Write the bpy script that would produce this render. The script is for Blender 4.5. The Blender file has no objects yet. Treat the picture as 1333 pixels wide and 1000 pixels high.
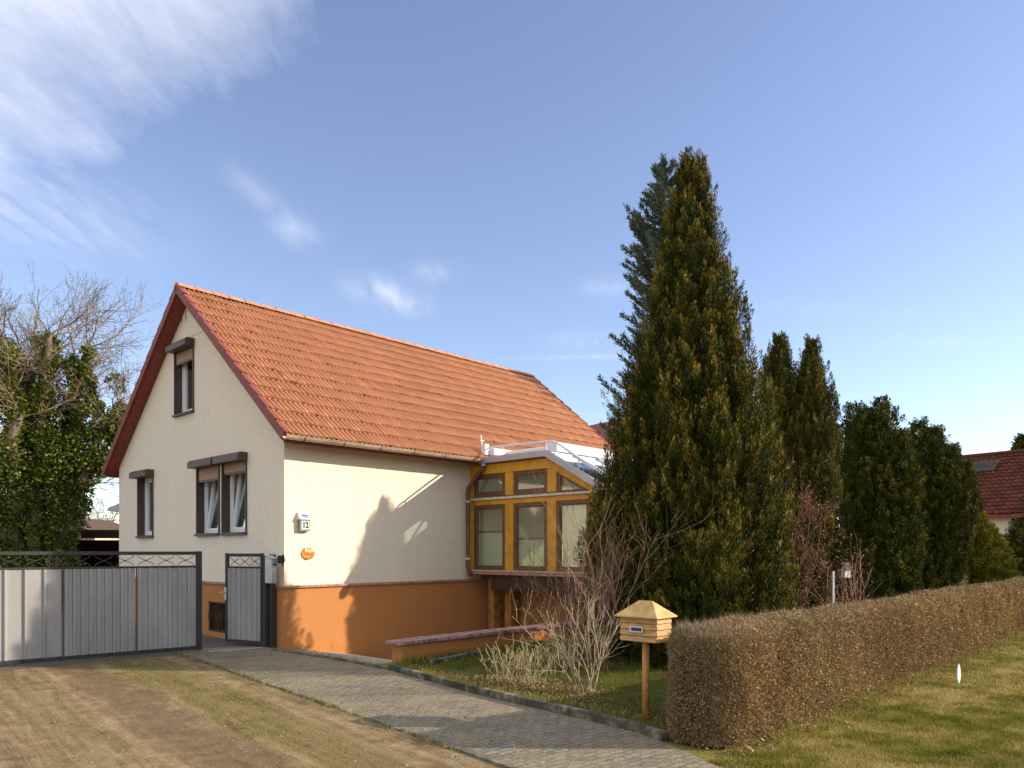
import bpy, math, random
import numpy as np
from mathutils import Vector, Matrix, noise
R = math.radians
SC = bpy.context.scene
COL = SC.collection

# ---------------------------------------------------------------- camera
H = 1.65                      # eye height (m)
FPX = 977.0                   # focal length in photo pixels
CX, CY = 666.5, 718.0         # principal column, horizon row
cam_d = bpy.data.cameras.new('camera')
cam = bpy.data.objects.new('camera', cam_d); COL.objects.link(cam)
cam.location = (0, 0, H); cam.rotation_euler = (R(90), 0, 0)
cam_d.sensor_width = 36.0; cam_d.lens = 36.0 * FPX / 1333.0
cam_d.shift_y = (CY - 500.0) / 1333.0
cam_d.clip_start = 0.1; cam_d.clip_end = 3000
SC.camera = cam

# ---------------------------------------------------------------- light
SUN_EL = 22.5
sun_d = bpy.data.lights.new('sun', 'SUN'); sun_d.energy = 3.9; sun_d.angle = R(0.5)
sun_d.color = (1.0, 0.865, 0.715)
sun = bpy.data.objects.new('sun', sun_d); COL.objects.link(sun)
SUN_DIR = Vector((math.cos(R(SUN_EL)), -0.015, math.sin(R(SUN_EL))))
sun.rotation_euler = SUN_DIR.to_track_quat('Z', 'Y').to_euler()
sun.location = (20, 0, 20)

world = bpy.data.worlds.new('World'); SC.world = world; world.use_nodes = True
wn, wl = world.node_tree.nodes, world.node_tree.links
wn.clear()
sky = wn.new('ShaderNodeTexSky'); sky.sky_type = 'NISHITA'; sky.sun_disc = False
sky.sun_elevation = R(SUN_EL); sky.sun_rotation = R(90)
sky.altitude = 100; sky.air_density = 1.0; sky.dust_density = 0.35; sky.ozone_density = 2.2
def wnode(t, **k):
    n = wn.new(t)
    for a, b in k.items(): setattr(n, a, b)
    return n
def wmath(op, a, b=None, c=None, clamp=False):
    n = wn.new('ShaderNodeMath'); n.operation = op; n.use_clamp = clamp
    for i, v in enumerate((a, b, c)):
        if v is None: continue
        if isinstance(v, (int, float)): n.inputs[i].default_value = v
        else: wl.new(v, n.inputs[i])
    return n.outputs[0]
tc = wnode('ShaderNodeTexCoord')
sp = wnode('ShaderNodeSeparateXYZ'); wl.new(tc.outputs['Generated'], sp.inputs[0])
zz = wmath('MAXIMUM', sp.outputs[2], 0.03)
pxn, pyn = wmath('DIVIDE', sp.outputs[0], zz), wmath('DIVIDE', sp.outputs[1], zz)
cmb = wnode('ShaderNodeCombineXYZ'); wl.new(pxn, cmb.inputs[0]); wl.new(pyn, cmb.inputs[1])
def wnoise(scale_xyz, rot, sc, detail, rough, dist=0.0):
    m = wnode('ShaderNodeMapping'); m.inputs['Scale'].default_value = scale_xyz; m.inputs['Rotation'].default_value = (0, 0, rot)
    wl.new(cmb.outputs[0], m.inputs[0])
    n = wnode('ShaderNodeTexNoise'); n.inputs['Scale'].default_value = sc; n.inputs['Detail'].default_value = detail
    n.inputs['Roughness'].default_value = rough; n.inputs['Distortion'].default_value = dist
    wl.new(m.outputs[0], n.inputs['Vector']); return n.outputs[0]
streak = wnoise((5.0, 1.0, 1), R(24), 2.6, 9, 0.62, 0.5)
soft = wnoise((1.6, 1.0, 1), R(20), 1.9, 7, 0.6)
def blob(cx, cy, rx, ry, rot, amp):
    dx, dy = wmath('SUBTRACT', pxn, cx), wmath('SUBTRACT', pyn, cy)
    c, s = math.cos(rot), math.sin(rot)
    a = wmath('DIVIDE', wmath('ADD', wmath('MULTIPLY', dx, c), wmath('MULTIPLY', dy, s)), rx)
    b = wmath('DIVIDE', wmath('SUBTRACT', wmath('MULTIPLY', dy, c), wmath('MULTIPLY', dx, s)), ry)
    r2 = wmath('ADD', wmath('MULTIPLY', a, a), wmath('MULTIPLY', b, b))
    g = wmath('POWER', 2.718, wmath('MULTIPLY', r2, -1.0))
    st = wmath('MULTIPLY_ADD', streak, 2.4, -.75, True)
    return wmath('MULTIPLY', wmath('MULTIPLY', g, amp * .8), st)
# the big cirrus sheet: everything past a soft edge line of the cloud layer
dd = wmath('ADD', wmath('MULTIPLY', wmath('SUBTRACT', pxn, -0.52), -0.577), wmath('MULTIPLY', wmath('SUBTRACT', pyn, 1.42), -0.817))
dd = wmath('ADD', dd, wmath('MULTIPLY_ADD', soft, 0.62, -0.31))
dd = wmath('ADD', dd, wmath('MULTIPLY_ADD', streak, 0.22, -0.11))
sheet = wmath('MULTIPLY', wmath('MULTIPLY_ADD', dd, 2.2, 0.26, True), wmath('MULTIPLY_ADD', soft, 0.45, 0.55, True))
tot = sheet
for b in [(-0.715, 2.10, .045, .12, R(-4), .5), (-0.68, 2.36, .065, .12, R(8), .7), (-0.50, 2.92, .11, .18, R(-10), .8),
          (-0.40, 3.05, .08, .12, R(10), .4), (-0.28, 2.70, .09, .10, R(30), .4), (-1.42, 2.25, .30, .30, 0, .55), (0.36, 2.85, .10, .10, 0, .35),
          (0.36, 3.86, .30, .045, R(-4), .45), (0.32, 3.55, .16, .15, 0, .25), (2.05, 3.58, .30, .10, R(5), .25), (1.2, 3.1, .5, .1, R(8), .12)]:
    tot = wmath('ADD', tot, blob(*b))
tot = wmath('MINIMUM', tot, 0.90)
mix = wnode('ShaderNodeMixRGB'); wl.new(tot, mix.inputs[0]); wl.new(sky.outputs[0], mix.inputs[1])
mix.inputs[2].default_value = (4.75, 4.95, 5.55, 1)
hs = wnode('ShaderNodeHueSaturation'); hs.inputs['Hue'].default_value = 0.513; hs.inputs['Saturation'].default_value = 0.92; hs.inputs['Value'].default_value = 1.10
wl.new(sky.outputs[0], hs.inputs['Color']); wl.new(hs.outputs[0], mix.inputs[1])
bg = wnode('ShaderNodeBackground'); bg.inputs['Strength'].default_value = 0.128
wl.new(mix.outputs[0], bg.inputs['Color'])
wo = wnode('ShaderNodeOutputWorld'); wl.new(bg.outputs[0], wo.inputs['Surface'])

SC.view_settings.view_transform = 'Standard'; SC.view_settings.look = 'None'
SC.view_settings.exposure = 0.80; SC.view_settings.gamma = 1.0
SC.view_settings.use_curve_mapping = False
SC.render.engine = 'CYCLES'
SC.cycles.max_bounces = 8; SC.cycles.transparent_max_bounces = 16

# ---------------------------------------------------------------- frames
TH = R(46.9)
AX = Vector((math.cos(TH), math.sin(TH), 0)); BX = Vector((-math.sin(TH), math.cos(TH), 0))
P0 = Vector(((370 - CX) / FPX * 12.8, 12.8, 0))
def hw(s, t, z=0): return P0 + AX * s + BX * t + Vector((0, 0, z))          # house frame -> world
def at(u, depth, z=0.0): return Vector(((u - CX) / FPX * depth, depth, z))
def gnd(u, v, z=0.0):
    y = (H - z) * FPX / (v - CY); return Vector(((u - CX) / FPX * y, y, z))
def zat(v, depth): return H + (CY - v) * depth / FPX

# ---------------------------------------------------------------- materials
class NT:
    def __init__(self, name):
        self.m = bpy.data.materials.new(name); self.m.use_nodes = True
        self.n, self.l = self.m.node_tree.nodes, self.m.node_tree.links
        self.b = self.n['Principled BSDF']; self.tc = None
    def new(self, t, **k):
        n = self.n.new(t)
        for a, b in k.items(): setattr(n, a, b)
        return n
    def co(self, kind='Object', scale=(1, 1, 1), rot=(0, 0, 0), loc=(0, 0, 0)):
        if self.tc is None: self.tc = self.new('ShaderNodeTexCoord')
        m = self.new('ShaderNodeMapping'); self.l.new(self.tc.outputs[kind], m.inputs[0])
        m.inputs['Scale'].default_value = scale; m.inputs['Rotation'].default_value = rot; m.inputs['Location'].default_value = loc
        return m.outputs[0]
    def noise(self, vec, scale, detail=4, rough=.55, dist=0):
        n = self.new('ShaderNodeTexNoise'); self.l.new(vec, n.inputs['Vector'])
        n.inputs['Scale'].default_value = scale; n.inputs['Detail'].default_value = detail
        n.inputs['Roughness'].default_value = rough; n.inputs['Distortion'].default_value = dist
        return n.outputs[0]
    def math(self, op, a, b=None, c=None, clamp=False):
        n = self.new('ShaderNodeMath', operation=op, use_clamp=clamp)
        for i, v in enumerate((a, b, c)):
            if v is None: continue
            if isinstance(v, (int, float)): n.inputs[i].default_value = v
            else: self.l.new(v, n.inputs[i])
        return n.outputs[0]
    def ramp(self, fac, stops):
        n = self.new('ShaderNodeValToRGB'); self.l.new(fac, n.inputs[0])
        e = n.color_ramp.elements
        while len(e) < len(stops): e.new(.5)
        for x, (p, c) in zip(e, stops):
            x.position = p; x.color = (*c, 1) if len(c) == 3 else c
        return n.outputs[0]
    def mix(self, fac, a, b, mode='MIX'):
        n = self.new('ShaderNodeMixRGB', blend_type=mode)
        for i, v in enumerate((fac, a, b)):
            if isinstance(v, (int, float)): n.inputs[i].default_value = v
            elif isinstance(v, tuple): n.inputs[i].default_value = (*v, 1)
            else: self.l.new(v, n.inputs[i])
        return n.outputs[0]
    def bump(self, h, strength, dist=.01, prev=None):
        n = self.new('ShaderNodeBump'); n.inputs['Strength'].default_value = strength; n.inputs['Distance'].default_value = dist
        self.l.new(h, n.inputs['Height'])
        if prev is not None: self.l.new(prev, n.inputs['Normal'])
        self.l.new(n.outputs[0], self.b.inputs['Normal']); return n.outputs[0]
    def col(self, c): self.l.new(c, self.b.inputs['Base Color'])
    def attr(self, name='var'):
        n = self.new('ShaderNodeAttribute'); n.attribute_name = name; return n.outputs['Fac']
    def set(self, **k):
        for a, v in k.items(): self.b.inputs[a.replace('_', ' ')].default_value = v
        return self.m

def simple(name, c, rough=.6, metal=0, var=.12, nscale=6, bump=.0, bscale=60, spec=.4, stretch=(1, 1, 1), bdist=.004):
    t = NT(name); v = t.co(scale=stretch)
    f = t.noise(v, nscale, 6, .6)
    lo = tuple(x * (1 - var * 1.6) for x in c); hi = tuple(min(1, x * (1 + var)) for x in c)
    t.col(t.ramp(f, [(.3, lo), (.7, hi)]))
    if bump: t.bump(t.noise(v, bscale, 5, .6), bump, bdist)
    t.set(Roughness=rough, Metallic=metal, Specular_IOR_Level=spec)
    return t.m

def render_wall(name, c, dirt):
    t = NT(name); v = t.co()
    big = t.noise(v, .7, 5, .6); st = t.noise(t.co(scale=(3, 3, .35)), 1.2, 5, .6)
    f = t.math('ADD', t.math('MULTIPLY', big, .5), t.math('MULTIPLY', st, .5))
    base = t.ramp(f, [(.36, tuple(x * .95 for x in c)), (.62, c)])
    sp_ = t.noise(v, 9, 8, .75)
    base = t.mix(t.math('MULTIPLY_ADD', sp_, 2.2, -1.0, True), base, dirt)
    t.col(base)
    g = t.noise(v, 130, 3, .6); w = t.noise(v, 3.5, 3, .5)
    n1 = t.bump(w, .25, .02); t.bump(g, .55, .004, n1)
    return t.set(Roughness=.92, Specular_IOR_Level=.2)

M = {}
M['cream'] = render_wall('cream_render', (.82, .715, .545), (.67, .57, .42))
M['orange'] = render_wall('orange_render', (.47, .20, .064), (.50, .20, .06))
M['cap'] = simple('cap_stone', (.42, .22, .15), .8, var=.3, nscale=18, bump=.4, bscale=40)
M['cap_old'] = simple('weathered_cap', (.36, .21, .185), .85, var=.5, nscale=9, bump=.6, bscale=35, bdist=.01)
M['ridge'] = simple('ridge_clay', (.56, .235, .12), .85, var=.25, nscale=9, bump=.3)
M['verge'] = simple('verge_red', (.23, .055, .035), .6, var=.2, nscale=8, bump=.15)
M['brown'] = simple('brown_aluminium', (.082, .053, .04), .45, var=.12, nscale=10)
M['slat'] = None
M['pvc'] = simple('white_pvc', (.78, .78, .75), .35, var=.03)
M['timber'] = simple('orange_timber', (.64, .30, .016), .5, var=.16, nscale=5, bump=.15, bscale=30, stretch=(1, 1, 1))
M['sash'] = simple('brown_sash', (.15, .068, .033), .45, var=.2, nscale=7, bump=.1)
M['ledge'] = simple('pale_ledge', (.62, .54, .43), .6, var=.15, nscale=9)
M['zinc'] = simple('zinc_sheet', (.40, .42, .45), .42, metal=.5, var=.1, nscale=4)
M['white_metal'] = simple('white_metal', (.74, .75, .76), .4, var=.06)
M['gutter'] = simple('gutter_tan', (.42, .31, .21), .45, metal=.25, var=.22, nscale=5)
M['pipe'] = simple('downpipe_brown', (.15, .075, .045), .5, var=.2)
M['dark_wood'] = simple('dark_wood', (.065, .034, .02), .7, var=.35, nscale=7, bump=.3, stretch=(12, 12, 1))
M['door_wood'] = simple('garage_wood', (.42, .19, .05), .6, var=.3, nscale=7, bump=.3)
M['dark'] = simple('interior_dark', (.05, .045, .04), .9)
M['iron'] = simple('black_iron', (.035, .03, .028), .6, var=.4, nscale=30, bump=.2, bscale=90)
M['rust'] = simple('rusty_iron', (.11, .07, .045), .8, var=.5, nscale=40, bump=.3)
M['steel'] = simple('brushed_steel', (.50, .50, .47), .38, metal=.75, var=.12)
M['black'] = simple('black_plastic', (.02, .02, .022), .35)
M['wood_post'] = simple('orange_wood_post', (.55, .26, .065), .6, var=.2, nscale=9, bump=.25, stretch=(6, 6, 1))
M['box_wood'] = simple('yellow_painted_wood', (.55, .31, .105), .6, var=.26, nscale=11, bump=.4, stretch=(1, 1, 5))
M['box_roof'] = simple('yellow_roof_wood', (.60, .35, .115), .62, var=.22, nscale=9, bump=.3)
M['plate'] = simple('silver_plate', (.55, .56, .54), .4, metal=.3)
M['ink'] = simple('ink', (.02, .025, .03), .6)
M['blue_ink'] = simple('blue_ink', (.04, .08, .35), .5)
M['white_sign'] = simple('white_enamel', (.72, .73, .74), .4, var=.03)
M['grey_frame'] = simple('grey_lamp_frame', (.27, .25, .20), .6, var=.2)
M['ceramic'] = simple('orange_ceramic', (.75, .27, .03), .35, var=.35, nscale=30)
M['ceramic_cream'] = simple('cream_ceramic', (.72, .60, .30), .35, var=.35, nscale=40)
M['ceramic_red'] = simple('red_ceramic', (.45, .06, .01), .35)
M['ceramic_green'] = simple('green_ceramic', (.12, .25, .03), .35)
M['bark'] = simple('bark', (.19, .145, .095), .9, var=.4, nscale=14, bump=.5, bscale=40, stretch=(1, 1, .3), bdist=.02)
M['bark_pale'] = simple('pale_bark', (.40, .31, .19), .85, var=.35, nscale=12, bump=.3)
M['twig_pale'] = simple('pale_twig', (.42, .32, .19), .8, var=.4, nscale=9)
M['twig_brown'] = simple('brown_twig', (.22, .135, .075), .8, var=.4, nscale=9)
M['twig_tree'] = simple('tree_twig', (.26, .20, .12), .85, var=.4, nscale=5)
M['twig_red'] = simple('red_twig', (.34, .19, .115), .7, var=.4, nscale=9)
M['stem_straw'] = simple('straw_stem', (.46, .37, .18), .8, var=.35, nscale=14)
M['red_post'] = simple('red_brown_post', (.30, .10, .06), .7, var=.2)
M['white_paint'] = simple('white_paint', (.80, .79, .76), .6, var=.08)

t = NT('shutter_slats'); v = t.co(scale=(1, 1, 1))
w = t.new('ShaderNodeTexWave', wave_type='BANDS', bands_direction='Z'); t.l.new(v, w.inputs['Vector']); w.inputs['Scale'].default_value = 8.5
t.col(t.ramp(w.outputs[0], [(.05, (.22, .13, .08)), (.35, (.47, .30, .20))])); t.bump(w.outputs[0], .6, .01); M['slat'] = t.set(Roughness=.55)

def glass(name, tint, trans, rough=.02):
    t = NT(name); n, l = t.n, t.l; n.remove(t.b)
    tr = t.new('ShaderNodeBsdfTransparent'); tr.inputs[0].default_value = (*tint, 1)
    gl = t.new('ShaderNodeBsdfGlossy'); gl.inputs['Roughness'].default_value = rough; gl.inputs[0].default_value = (.95, .97, 1, 1)
    wv = t.noise(t.co(), 1.6, 2, .5); bp = t.new('ShaderNodeBump'); bp.inputs['Strength'].default_value = .06; bp.inputs['Distance'].default_value = .05
    l.new(wv, bp.inputs['Height']); l.new(bp.outputs[0], gl.inputs['Normal'])
    fr = t.new('ShaderNodeLayerWeight'); fr.inputs[0].default_value = .5
    f = t.math('MULTIPLY_ADD', t.math('POWER', fr.outputs['Facing'], 3.0), .9, trans, True)
    mx = t.new('ShaderNodeMixShader'); l.new(f, mx.inputs[0]); l.new(tr.outputs[0], mx.inputs[1]); l.new(gl.outputs[0], mx.inputs[2])
    l.new(mx.outputs[0], n['Material Output'].inputs[0]); return t.m
M['glass'] = glass('window_glass', (.92, .95, .93), .30)
M['glass2'] = glass('conservatory_glass', (.90, .95, .90), .10)
M['roof_glass'] = glass('roof_glass', (.70, .78, .85), .15)
t = NT('curtain'); v = t.co(scale=(1, 1, 1)); w = t.noise(t.co(scale=(14, 14, .6)), 1.4, 3, .5)
t.col(t.ramp(w, [(.35, (.40, .42, .34)), (.65, (.62, .64, .55))])); t.bump(w, .5, .05); M['curtain'] = t.set(Roughness=.9)
def translucify(t, col, f):
    ts = t.new('ShaderNodeBsdfTranslucent'); ts.inputs[0].default_value = (*col, 1); mx = t.new('ShaderNodeMixShader'); mx.inputs[0].default_value = f
    t.l.new(t.b.outputs[0], mx.inputs[1]); t.l.new(ts.outputs[0], mx.inputs[2]); t.l.new(mx.outputs[0], t.n['Material Output'].inputs[0])
translucify(t, (.7, .72, .62), .45)
t = NT('blind'); w = t.new('ShaderNodeTexWave', wave_type='BANDS', bands_direction='Z'); t.l.new(t.co(), w.inputs['Vector']); w.inputs['Scale'].default_value = 7
t.col(t.ramp(w.outputs[0], [(.1, (.78, .74, .54)), (.5, (.86, .82, .64))])); t.bump(w.outputs[0], .3, .01); M['blind'] = t.set(Roughness=.85); translucify(t, (.8, .77, .6), .45)
M['interior'] = simple('interior_wall', (.62, .58, .46), .9)

# roof tiles: per-tile colour through an attribute
def tile_mat(name, c1, c2, c3):
    t = NT(name); a = t.attr(); v = t.co()
    base = t.ramp(a, [(0, c1), (.5, c2), (1, c3)])
    st = t.noise(v, 2.2, 6, .65)
    base = t.mix(t.math('MULTIPLY_ADD', st, 1.1, -.50, True), base, tuple(x * .70 for x in c2))
    sp_ = t.noise(v, 28, 6, .7)
    base = t.mix(t.math('MULTIPLY_ADD', sp_, 3.0, -1.75, True), base, (.12, .085, .06))
    t.col(base); t.bump(t.noise(v, 90, 4, .6), .35, .004)
    return t.set(Roughness=.88, Specular_IOR_Level=.25)
M['tile'] = tile_mat('roof_tile', (.43, .19, .095), (.47, .21, .105), (.51, .235, .12))
M['tile_dark'] = tile_mat('old_roof_tile', (.09, .026, .014), (.125, .034, .018), (.18, .06, .032))

# galvanised sheet of the gates
t = NT('galvanised_sheet'); v = t.co(scale=(1, 1, .25)); f = t.noise(v, 3, 7, .65); g = t.noise(t.co(), 22, 5, .6)
base = t.ramp(f, [(.3, (.25, .24, .225)), (.7, (.36, .345, .32))]); base = t.mix(t.math('MULTIPLY_ADD', g, 2.4, -1.35, True), base, (.25, .245, .24))
t.col(base); t.bump(g, .1, .003); M['sheet'] = t.set(Roughness=.6, Metallic=.1)

# foliage: colour runs through the per-leaf attribute
def leaf_mat(name, stops, rough=.6, trans=.0, spec=.08):
    t = NT(name); a = t.attr()
    c = t.ramp(a, stops); n = t.noise(t.co(), 1.1, 4, .6)
    c = t.mix(.5, c, t.ramp(n, [(.3, (.72, .72, .72)), (.7, (1.25, 1.2, 1.1))]), 'MULTIPLY')
    t.col(c); t.set(Roughness=rough, Specular_IOR_Level=spec)
    if trans:
        ts = t.new('ShaderNodeBsdfTranslucent'); t.l.new(c, ts.inputs[0])
        mx = t.new('ShaderNodeMixShader'); mx.inputs[0].default_value = trans
        t.l.new(t.b.outputs[0], mx.inputs[1]); t.l.new(ts.outputs[0], mx.inputs[2]); t.l.new(mx.outputs[0], t.n['Material Output'].inputs[0])
    return t.m
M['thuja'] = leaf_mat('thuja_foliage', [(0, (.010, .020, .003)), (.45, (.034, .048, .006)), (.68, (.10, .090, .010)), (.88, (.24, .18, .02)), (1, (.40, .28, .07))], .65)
M['thuja_col'] = leaf_mat('column_thuja_foliage', [(0, (.022, .034, .006)), (.5, (.075, .080, .011)), (.85, (.22, .17, .025)), (1, (.30, .22, .07))], .65)
M['yew'] = leaf_mat('yew_foliage', [(0, (.014, .026, .003)), (.5, (.046, .060, .007)), (1, (.21, .18, .022))], .5)  # golden end puts the warm sunlit edges of the yews into leaf colour
M['blue'] = leaf_mat('blue_conifer_foliage', [(0, (.035, .062, .045)), (.6, (.085, .13, .090)), (1, (.18, .19, .11))], .6)
M['mound'] = leaf_mat('mound_foliage', [(0, (.06, .08, .010)), (.5, (.17, .17, .022)), (1, (.32, .26, .045))], .6)
M['ivy'] = leaf_mat('ivy_leaves', [(0, (.035, .065, .008)), (.5, (.10, .14, .016)), (.85, (.26, .27, .04)), (1, (.40, .34, .09))], .5, .2, .25)
M['hedge'] = leaf_mat('hedge_leaves', [(0, (.13, .080, .033)), (.3, (.28, .18, .078)), (.62, (.44, .31, .145)), (.82, (.56, .44, .26)), (.88, (.16, .16, .04)), (1, (.22, .22, .06))], .75, .15)
M['red_leaf'] = leaf_mat('red_leaves', [(0, (.12, .035, .03)), (.5, (.22, .09, .055)), (1, (.40, .28, .18))], .7, .15)
M['pale_leaf'] = leaf_mat('pale_leaves', [(0, (.12, .13, .07)), (.5, (.34, .32, .22)), (1, (.62, .58, .46))], .7, .1)
M['grass'] = leaf_mat('grass_blades', [(0, (.07, .095, .012)), (.4, (.17, .18, .022)), (.7, (.34, .27, .065)), (1, (.52, .41, .19))], .7, .25)
M['litter'] = leaf_mat('dry_litter', [(0, (.12, .07, .035)), (.5, (.26, .16, .085)), (1, (.45, .33, .19))], .85)
M['pebble'] = leaf_mat('pebbles', [(0, (.12, .095, .065)), (.5, (.21, .17, .115)), (1, (.32, .27, .19))], .9)

# ground
t = NT('lawn_soil'); v = t.co('Object')
a = t.noise(v, .55, 6, .6); b = t.noise(v, 3.2, 7, .68); c = t.noise(v, 28, 6, .7)
base = t.ramp(t.math('ADD', t.math('MULTIPLY', a, .55), t.math('MULTIPLY', b, .45)), [(.36, (.14, .135, .026)), (.46, (.20, .175, .04)), (.56, (.25, .20, .065)), (.66, (.34, .26, .12))])
t.col(t.mix(.5, base, t.ramp(c, [(.3, (.45, .45, .4)), (.7, (1.5, 1.45, 1.3))]), 'MULTIPLY'))
n1 = t.bump(b, .6, .08); t.bump(c, .9, .02, n1); M['lawn'] = t.set(Roughness=.95, Specular_IOR_Level=.1)

t = NT('garden_soil'); v = t.co('Object'); a = t.noise(v, 1.3, 7, .65); c = t.noise(v, 20, 7, .7)
base = t.ramp(a, [(.36, (.055, .038, .022)), (.47, (.085, .075, .022)), (.6, (.075, .10, .015)), (.7, (.16, .12, .06))])
t.col(t.mix(.6, base, t.ramp(c, [(.3, (.5, .5, .5)), (.7, (1.4, 1.35, 1.3))]), 'MULTIPLY'))
n1 = t.bump(a, .6, .08); t.bump(c, .9, .02, n1); M['bed'] = t.set(Roughness=.97, Specular_IOR_Level=.1)

# dirt: sandy with ruts that run along the path direction
t = NT('sandy_dirt'); v = t.co('Object')
sx = t.new('ShaderNodeSeparateXYZ'); t.l.new(v, sx.inputs[0])
big = t.noise(v, .9, 5, .6); mid = t.noise(v, 4.5, 7, .68); fin = t.noise(v, 42, 6, .72)
m1 = t.new('ShaderNodeMapping'); t.l.new(t.co('Object', rot=(0, 0, R(-39.9))), m1.inputs[0]); m1.inputs['Scale'].default_value = (7, .55, 1)
along = t.noise(m1.outputs[0], 1.0, 7, .62, .5)
q = t.math('ADD', t.math('MULTIPLY', sx.outputs[0], .767), t.math('MULTIPLY', sx.outputs[1], .642))
q = t.math('ADD', q, t.math('MULTIPLY_ADD', big, .9, -.45))
def band(c, w, s=.16):
    return t.math('SUBTRACT', 1.0, t.math('DIVIDE', t.math('SUBTRACT', t.math('ABSOLUTE', t.math('SUBTRACT', q, c)), w), s, True), None, True)
def bandc(c, w, s):
    d = t.math('ABSOLUTE', t.math('SUBTRACT', q, c)); d = t.math('SUBTRACT', d, w); d = t.math('DIVIDE', d, s, None, True)
    return t.math('SUBTRACT', 1.0, d, None, True)
sand = t.ramp(t.math('ADD', t.math('MULTIPLY', mid, .5), t.math('MULTIPLY', along, .5)), [(.36, (.125, .085, .042)), (.48, (.235, .165, .085)), (.58, (.33, .245, .135)), (.70, (.43, .335, .205))])
rut = t.math('MAXIMUM', bandc(2.08, .17, .22), t.math('MULTIPLY', bandc(.35, .18, .25), .7))
rut = t.math('MULTIPLY', rut, t.math('MULTIPLY_ADD', along, 1.6, -.1, True))
sand = t.mix(t.math('MULTIPLY', rut, .75), sand, (.125, .085, .048))
gm = t.math('MAXIMUM', bandc(2.85, .22, .25), t.math('MAXIMUM', t.math('MULTIPLY', bandc(1.25, .15, .3), .40), t.math('MULTIPLY', bandc(-1.2, .3, .4), .35)))
gm = t.math('MULTIPLY', gm, t.math('MULTIPLY_ADD', mid, 5.0, -1.8, True))
gcol = t.ramp(fin, [(.35, (.075, .078, .018)), (.65, (.20, .175, .05))])
sand = t.mix(t.math('MULTIPLY', gm, .6), sand, gcol)
sand = t.mix(t.math('MULTIPLY_ADD', t.noise(t.co('Object'), 2.1, 8, .72), 3.2, -1.75, True), sand, (.13, .088, .045))
t.col(t.mix(.55, sand, t.ramp(fin, [(.3, (.55, .55, .52)), (.7, (1.38, 1.36, 1.32))]), 'MULTIPLY'))
n0 = t.bump(t.math('MULTIPLY', rut, -1.0), .6, .06); n1 = t.bump(along, .55, .06, n0); n2 = t.bump(mid, .5, .05, n1); t.bump(fin, .9, .014, n2)
M['dirt'] = t.set(Roughness=.96, Specular_IOR_Level=.1)

# interlocking pavers
t = NT('concrete_pavers'); v = t.co('Object', rot=(0, 0, R(-39.9)))
wob = t.noise(t.co('Object'), 14, 3, .5)
vm = t.new('ShaderNodeVectorMath', operation='MULTIPLY_ADD')
cb = t.new('ShaderNodeCombineXYZ'); t.l.new(wob, cb.inputs[0]); t.l.new(wob, cb.inputs[1])
t.l.new(cb.outputs[0], vm.inputs[0]); vm.inputs[1].default_value = (.075, .075, 0); t.l.new(v, vm.inputs[2])
br = t.new('ShaderNodeTexBrick'); t.l.new(vm.outputs[0], br.inputs['Vector'])
br.inputs['Scale'].default_value = 1.0; br.inputs['Brick Width'].default_value = .16; br.inputs['Row Height'].default_value = .08
br.inputs['Mortar Size'].default_value = .009; br.inputs['Mortar Smooth'].default_value = .4
br.inputs['Color1'].default_value = (.19, .165, .125, 1); br.inputs['Color2'].default_value = (.27, .235, .18, 1); br.inputs['Mortar'].default_value = (.16, .135, .085, 1)
a = t.noise(t.co('Object'), 1.4, 6, .65); c = t.noise(t.co('Object'), 60, 5, .7); g = t.noise(t.co('Object'), 7, 7, .7)
base = t.mix(t.math('MULTIPLY_ADD', a, 3.2, -1.35, True), br.outputs['Color'], (.30, .245, .155))
base = t.mix(t.math('MULTIPLY_ADD', g, 3.4, -1.75, True), base, (.11, .095, .045))
sa = t.math('MULTIPLY_ADD', t.noise(t.co('Object'), .8, 8, .7), 4.0, -2.0, True)
base = t.mix(t.math('MULTIPLY', sa, .65), base, (.33, .255, .15))
t.col(t.mix(.7, base, t.ramp(c, [(.3, (.45, .45, .45)), (.7, (1.5, 1.48, 1.42))]), 'MULTIPLY'))
n1 = t.bump(t.math('MULTIPLY', br.outputs['Fac'], -1), 1.0, .022); n2 = t.bump(g, .8, .03, n1); t.bump(c, .8, .008, n2)
M['paver'] = t.set(Roughness=.88, Specular_IOR_Level=.25)
t = NT('mossy_concrete'); v = t.co(); a = t.noise(v, 5, 7, .7); c = t.noise(v, 45, 5, .7)
t.col(t.mix(.5, t.ramp(a, [(.40, (.04, .042, .015)), (.52, (.10, .09, .055)), (.66, (.30, .265, .20))]), t.ramp(c, [(.3, (.55, .55, .55)), (.7, (1.4, 1.4, 1.4))]), 'MULTIPLY'))
n1 = t.bump(a, .5, .02); t.bump(c, .6, .005, n1); M['kerb'] = t.set(Roughness=.93)
M['concrete'] = simple('pale_concrete', (.40, .36, .28), .9, var=.3, nscale=8, bump=.5, bscale=50)
M['gravel'] = simple('grey_gravel', (.16, .14, .11), .95, var=.6, nscale=60, bump=.9, bscale=70, bdist=.03)

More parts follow.
